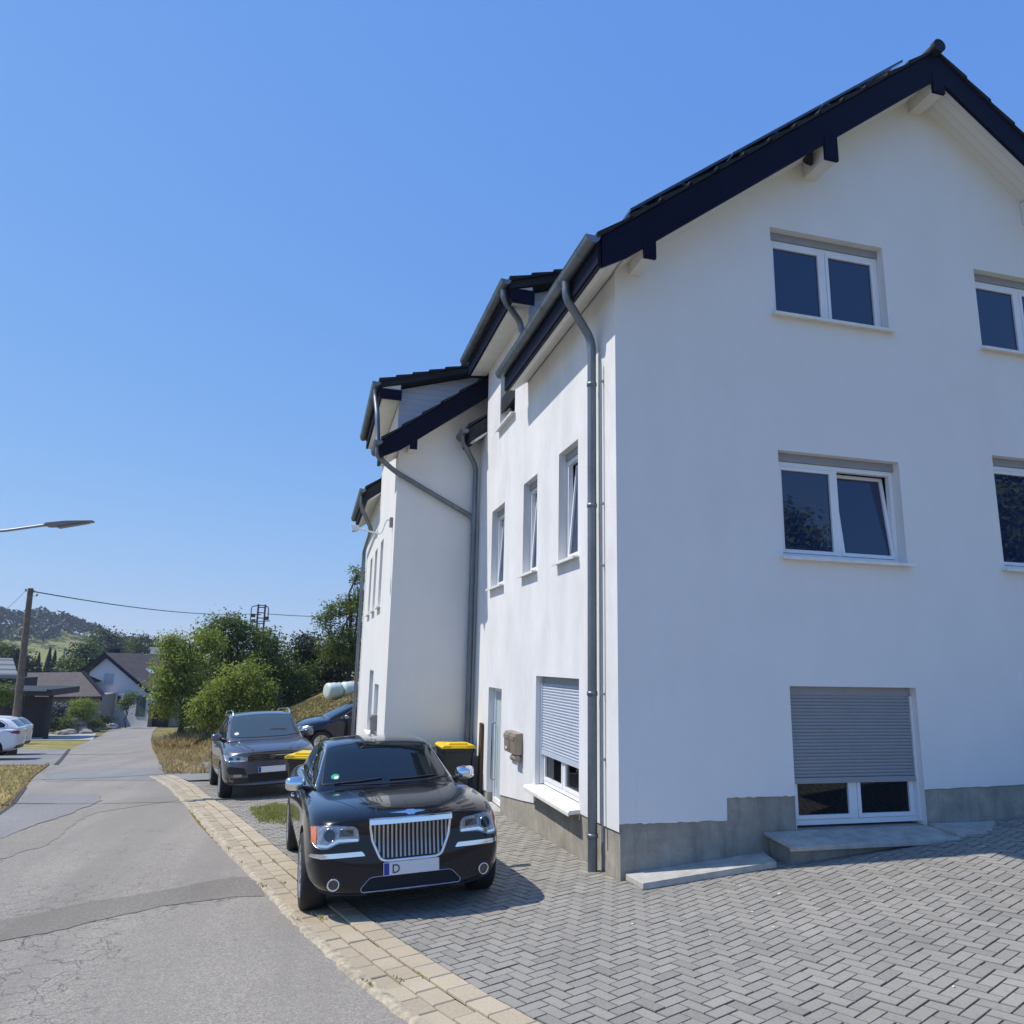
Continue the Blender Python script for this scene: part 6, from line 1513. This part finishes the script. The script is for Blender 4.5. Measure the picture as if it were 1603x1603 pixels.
# street lamp: the post stands left of the view, its arm and head reach in
y = 9.; p0 = at(0, 832, y); p1 = at(70, 822, y); p2 = at(147, 817, y); bx_ = p0.x-.95; zb = H(bx_, y)
t = thing('street_lamp', 'grey street lamp whose arm and flat head reach in from the left edge', 'street lamp', (bx_, y, zb))
L0 = lambda p: (p.x-bx_, 0, p.z-zb)
obj('pole', MB().tube([(0, 0, -.2), (0, 0, 2.4), (0, 0, p0.z-zb-.5)], [.075, .06, .045], 14), M['steel'], t, smooth=True)
a0, a1, a2 = Vector(L0(p0)), Vector(L0(p1)), Vector(L0(p2))
obj('arm', MB().tube(arc_path([(0, 0, a0.z-.52), (.03, 0, a0.z-.30), (.35, 0, a0.z-.06), tuple(a0), tuple(a1), tuple(a1+Vector((.15, 0, .005)))], .25, 6), .026, 10), M['steel'], t, smooth=True)
hd = obj('lamp_head', MB().prism([(0, -.005), (.06, -.035), (.25, -.045), (.98, .01), (1.0, .03), (.45, .052), (.05, .035)], lambda u, v, w2: (a1.x+u*(a2.x-a1.x), w2, a1.z+v+(a2.z-a1.z)*u*.9), -.11, .11), M['lamphead'], t, bevel=.012)
obj('lamp_glass', MB().prism([(.28, -.050), (.90, -.002), (.90, -.010), (.30, -.075), (.28, -.07)], lambda u, v, w2: (a1.x+u*(a2.x-a1.x), w2, a1.z+v+(a2.z-a1.z)*u*.9), -.08, .08), M['lamphead'], hd)

# ================================================================= grass bank: wrapped bales, post, clutter
def bale(a, b, r, label):
    a, b = Vector(a), Vector(b); n_ = 16; mb = MB(); ax = (b-a).normalized(); u = ax.cross(Vector((0, 0, 1))).normalized(); v = u.cross(ax)
    prof = [(0, .55), (.03, .85), (.10, 1), (.35, .97), (.5, 1.03), (.7, .96), (.9, 1), (.97, .85), (1, .5)]
    for t_, k in prof:
        c = a.lerp(b, t_)
        for j in range(n_): th = 2*pi*j/n_; rr = r*k*(1+.06*noise.noise(Vector((t_*4, cos(th)*2, sin(th)*2)))); mb.v.append(tuple(c+u*cos(th)*rr+v*sin(th)*rr))
    for i in range(len(prof)-1):
        for j in range(n_): mb.f.append((i*n_+j, i*n_+(j+1) % n_, (i+1)*n_+(j+1) % n_, (i+1)*n_+j)); mb.c.append(None)
    mb.f.append(tuple(range(n_))); mb.f.append(tuple((len(prof)-1)*n_+j for j in range(n_))); mb.c += [None]*2
    return tag(obj('wrapped_bale', mb, M['tarp'], smooth='all'), label, 'bale', 'pale green wrapped bales on the bank')
q = at(511, 1074, 24.5); q2 = at(534, 1071, 24.8); q3 = at(562, 1067, 25.2)
for v_ in (q, q2, q3): v_.z = .27+H(q2.x, q2.y)+.04*(v_.x-q2.x)
bale(q, q2, .33, 'left one of the pale green wrapped bales on the grass bank'); bale(q2+Vector((.03, 0, 0)), q3, .35, 'right one of the pale green wrapped bales, half behind the far house')
q = at(436, 1112, 26); t_ = tag(obj('fence_post', MB().box(q.x-.06, q.x+.06, q.y-.06, q.y+.06, H(q.x, q.y)-.2, at(436, 1078, 26).z), M['darktimber'], bevel=.01), 'dark short timber post at the right end of the shrubbery', 'post')
def blades(name, label, cat, region, n, h, mat, seed, zoff=.0, w_=.012):
    rnd = random.Random(seed); mb = MB()
    for k in range(n):
        x, y, hh = region(rnd)
        b_ = Vector((x, y, H(x, y)+zoff)); a = rnd.uniform(0, 6.28); hh *= h*rnd.uniform(.5, 1.2); lean = Vector((rnd.gauss(0, .35), rnd.gauss(0, .35), 1)).normalized()*hh; s_ = Vector((cos(a), sin(a), 0))*w_*rnd.uniform(.6, 1.4)
        mb.face([b_-s_, b_+s_, b_+lean*.55+s_*.6, b_+lean+Vector((rnd.gauss(0, .15), rnd.gauss(0, .15), -.05))*hh, b_+lean*.55-s_*.6], min(1, max(0, rnd.gauss(.5, .25))))
    return stuff(obj(name, mb, M[mat], vc=True), label, cat)
def reg_dry(r):
    a = r.uniform(0, 6.28); k = r.random()**.6; return (-8.15+1.15*k*cos(a)+.1, 31.3+2.6*k*sin(a), 1.15-k*.6)
blades('dry_grass', 'tall straw coloured dry grass at the foot of the shrubbery', 'grass', reg_dry, 5200, .85, 'drygrass', 3, w_=.03)
def reg_tuft(r):
    a = r.uniform(0, 6.28); k = r.random()**.6; k *= .75+.5*noise.noise(Vector((cos(a)*1.6, sin(a)*1.6, 3))); return (-3.22+.42*k*cos(a)-.12*k*sin(a)+r.gauss(0, .03), 5.95+1.2*k*sin(a)+r.gauss(0, .08), 1-k*.5)
blades('grass_tuft', 'patch of green grass growing through the paving beside the black sedan', 'grass', reg_tuft, 4200, .10, 'greengrass', 4, zoff=.02, w_=.008)
def reg_lawn(r): x = r.uniform(-13, -7.4); y = r.uniform(6, 19.5); return (min(x, interp(ROADL, y)-.05), y, 1)
blades('lawn_grass', 'short dry lawn grass at the left roadside', 'grass', reg_lawn, 9000, .07, 'drygrass', 5, w_=.02)
def reg_lawn2(r): x = r.uniform(-13, -7.4); y = r.uniform(6, 19.5); return (min(x, interp(ROADL, y)-.05), y, 1)
def reg_edge(r):
    y = r.uniform(14.5, 50); x = interp(ROADR, y)+abs(r.gauss(0, 1.2))+.05; return (x, y, .6+.5*r.random())
blades('bank_grass_blades', 'dry grass along the right road edge and bank', 'grass', reg_edge, 9000, .22, 'drygrass', 6, w_=.03)
def reg_bank(r): y = r.uniform(17, 32); x = r.uniform(-5.5, 1.5); return (x, y, .6)
blades('bank_grass_blades', 'short grass on the bank behind the parked cars', 'grass', reg_bank, 9000, .13, 'bankblade', 7, w_=.03)
def reg_kerb(r):
    y = r.choice([-1.75, 1.1, 3.2, 4.6, 7.1, -.2, 2.2])+r.gauss(0, .06); xi = interp(INNER, y)-r.choice([.165, .31, .5]); return (xi+r.gauss(0, .012), y, .5)
blades('joint_weeds', 'little weeds in the joints of the beige gutter blocks', 'weeds', reg_kerb, 260, .045, 'greengrass', 8, zoff=.03, w_=.006)
# trees behind the photographer, seen in the gable windows as reflections
for i, (x, y, h, lb) in enumerate([(19.5, -25, 8.2, 'broad tree across the yard, mirrored in the first floor window'), (28, -19, 12, 'taller tree across the yard, mirrored in the right first floor window')]):
    b = (x, y, H(x, y)); tree('tree', lb, 'tree', b, [((0, 0, h*.62), (h*.26, h*.26, h*.24)), ((h*.18, .5, h*.5), (h*.2, h*.2, h*.2)), ((-h*.18, 0, h*.5), (h*.2, h*.2, h*.2)), ((0, .3, h*.82), (h*.15, h*.15, h*.16)), ((-.4, 0, h*.35), (h*.24, h*.22, h*.16))], 12000, .17, 'leaf', 120+i, trunk_r=.2)

hz = MB().box(-700, 700, -70, 900, -30, 75); hm = bpy.data.materials.new('haze_air'); hm.use_nodes = True; ht = hm.node_tree; ht.nodes.remove(ht.nodes['Principled BSDF'])
pv = ht.nodes.new('ShaderNodeVolumePrincipled'); pv.inputs['Color'].default_value = (.72, .84, 1, 1); pv.inputs['Density'].default_value = .00035; pv.inputs['Anisotropy'].default_value = .2
ht.links.new(pv.outputs[0], ht.nodes['Material Output'].inputs['Volume']); stuff(obj('haze', hz, hm), 'thin bluish summer haze over the valley', 'haze')
# ================================================================= tidy up
SPLIT = {'eave_soffit', 'eave_board', 'shutter_rail', 'window_reveal', 'rear_wall', 'plinth', 'dormer_board', 'dormer_side', 'mounting_rail', 'pipe_clip', 'gutter_bracket', 'rake_board', 'gable_soffit', 'purlin', 'ledge_slab', 'roof', 'door_glass', 'porch', 'side_wall', 'verge_board', 'wiper'}
for o in list(COL.objects):
    if o.type != 'MESH' or o.name.split('.')[0] not in SPLIT: continue
    me = o.data; n = len(me.vertices); par = list(range(n))
    if n > 5000: continue
    def find(a):
        while par[a] != a: par[a] = par[par[a]]; a = par[a]
        return a
    key = {}
    for v in me.vertices:
        k = tuple(round(c, 4) for c in v.co)
        if k in key: par[find(v.index)] = find(key[k])
        else: key[k] = v.index
    for e in me.edges: par[find(e.vertices[0])] = find(e.vertices[1])
    groups = {}
    for p in me.polygons: groups.setdefault(find(p.vertices[0]), []).append(p)
    if len(groups) < 2: continue
    base = o.name.split('.')[0]; items = list(groups.values())
    for gi, polys in enumerate(items):
        vm = {}; vs = []; fs = []
        for p in polys:
            f = []
            for vi in p.vertices:
                if vi not in vm: vm[vi] = len(vs); vs.append(tuple(me.vertices[vi].co))
                f.append(vm[vi])
            fs.append(f)
        nm = bpy.data.meshes.new(base); nm.from_pydata(vs, [], fs); nm.materials.append(me.materials[0])
        for a, b in zip(nm.polygons, polys): a.use_smooth = b.use_smooth
        if gi == 0: o.data = nm
        else: c = o.copy(); c.data = nm; COL.objects.link(c); c.name = base
# one unit = 1.12 m: bring the whole place to metres
bpy.context.view_layer.update()
S = Matrix.Diagonal((K, K, K, 1))
for o in list(COL.objects):
    if o.parent is None:
        if o.type == 'LIGHT': continue
        if o.type == 'CAMERA': o.location = o.location*K; continue
        o.matrix_world = S @ o.matrix_world
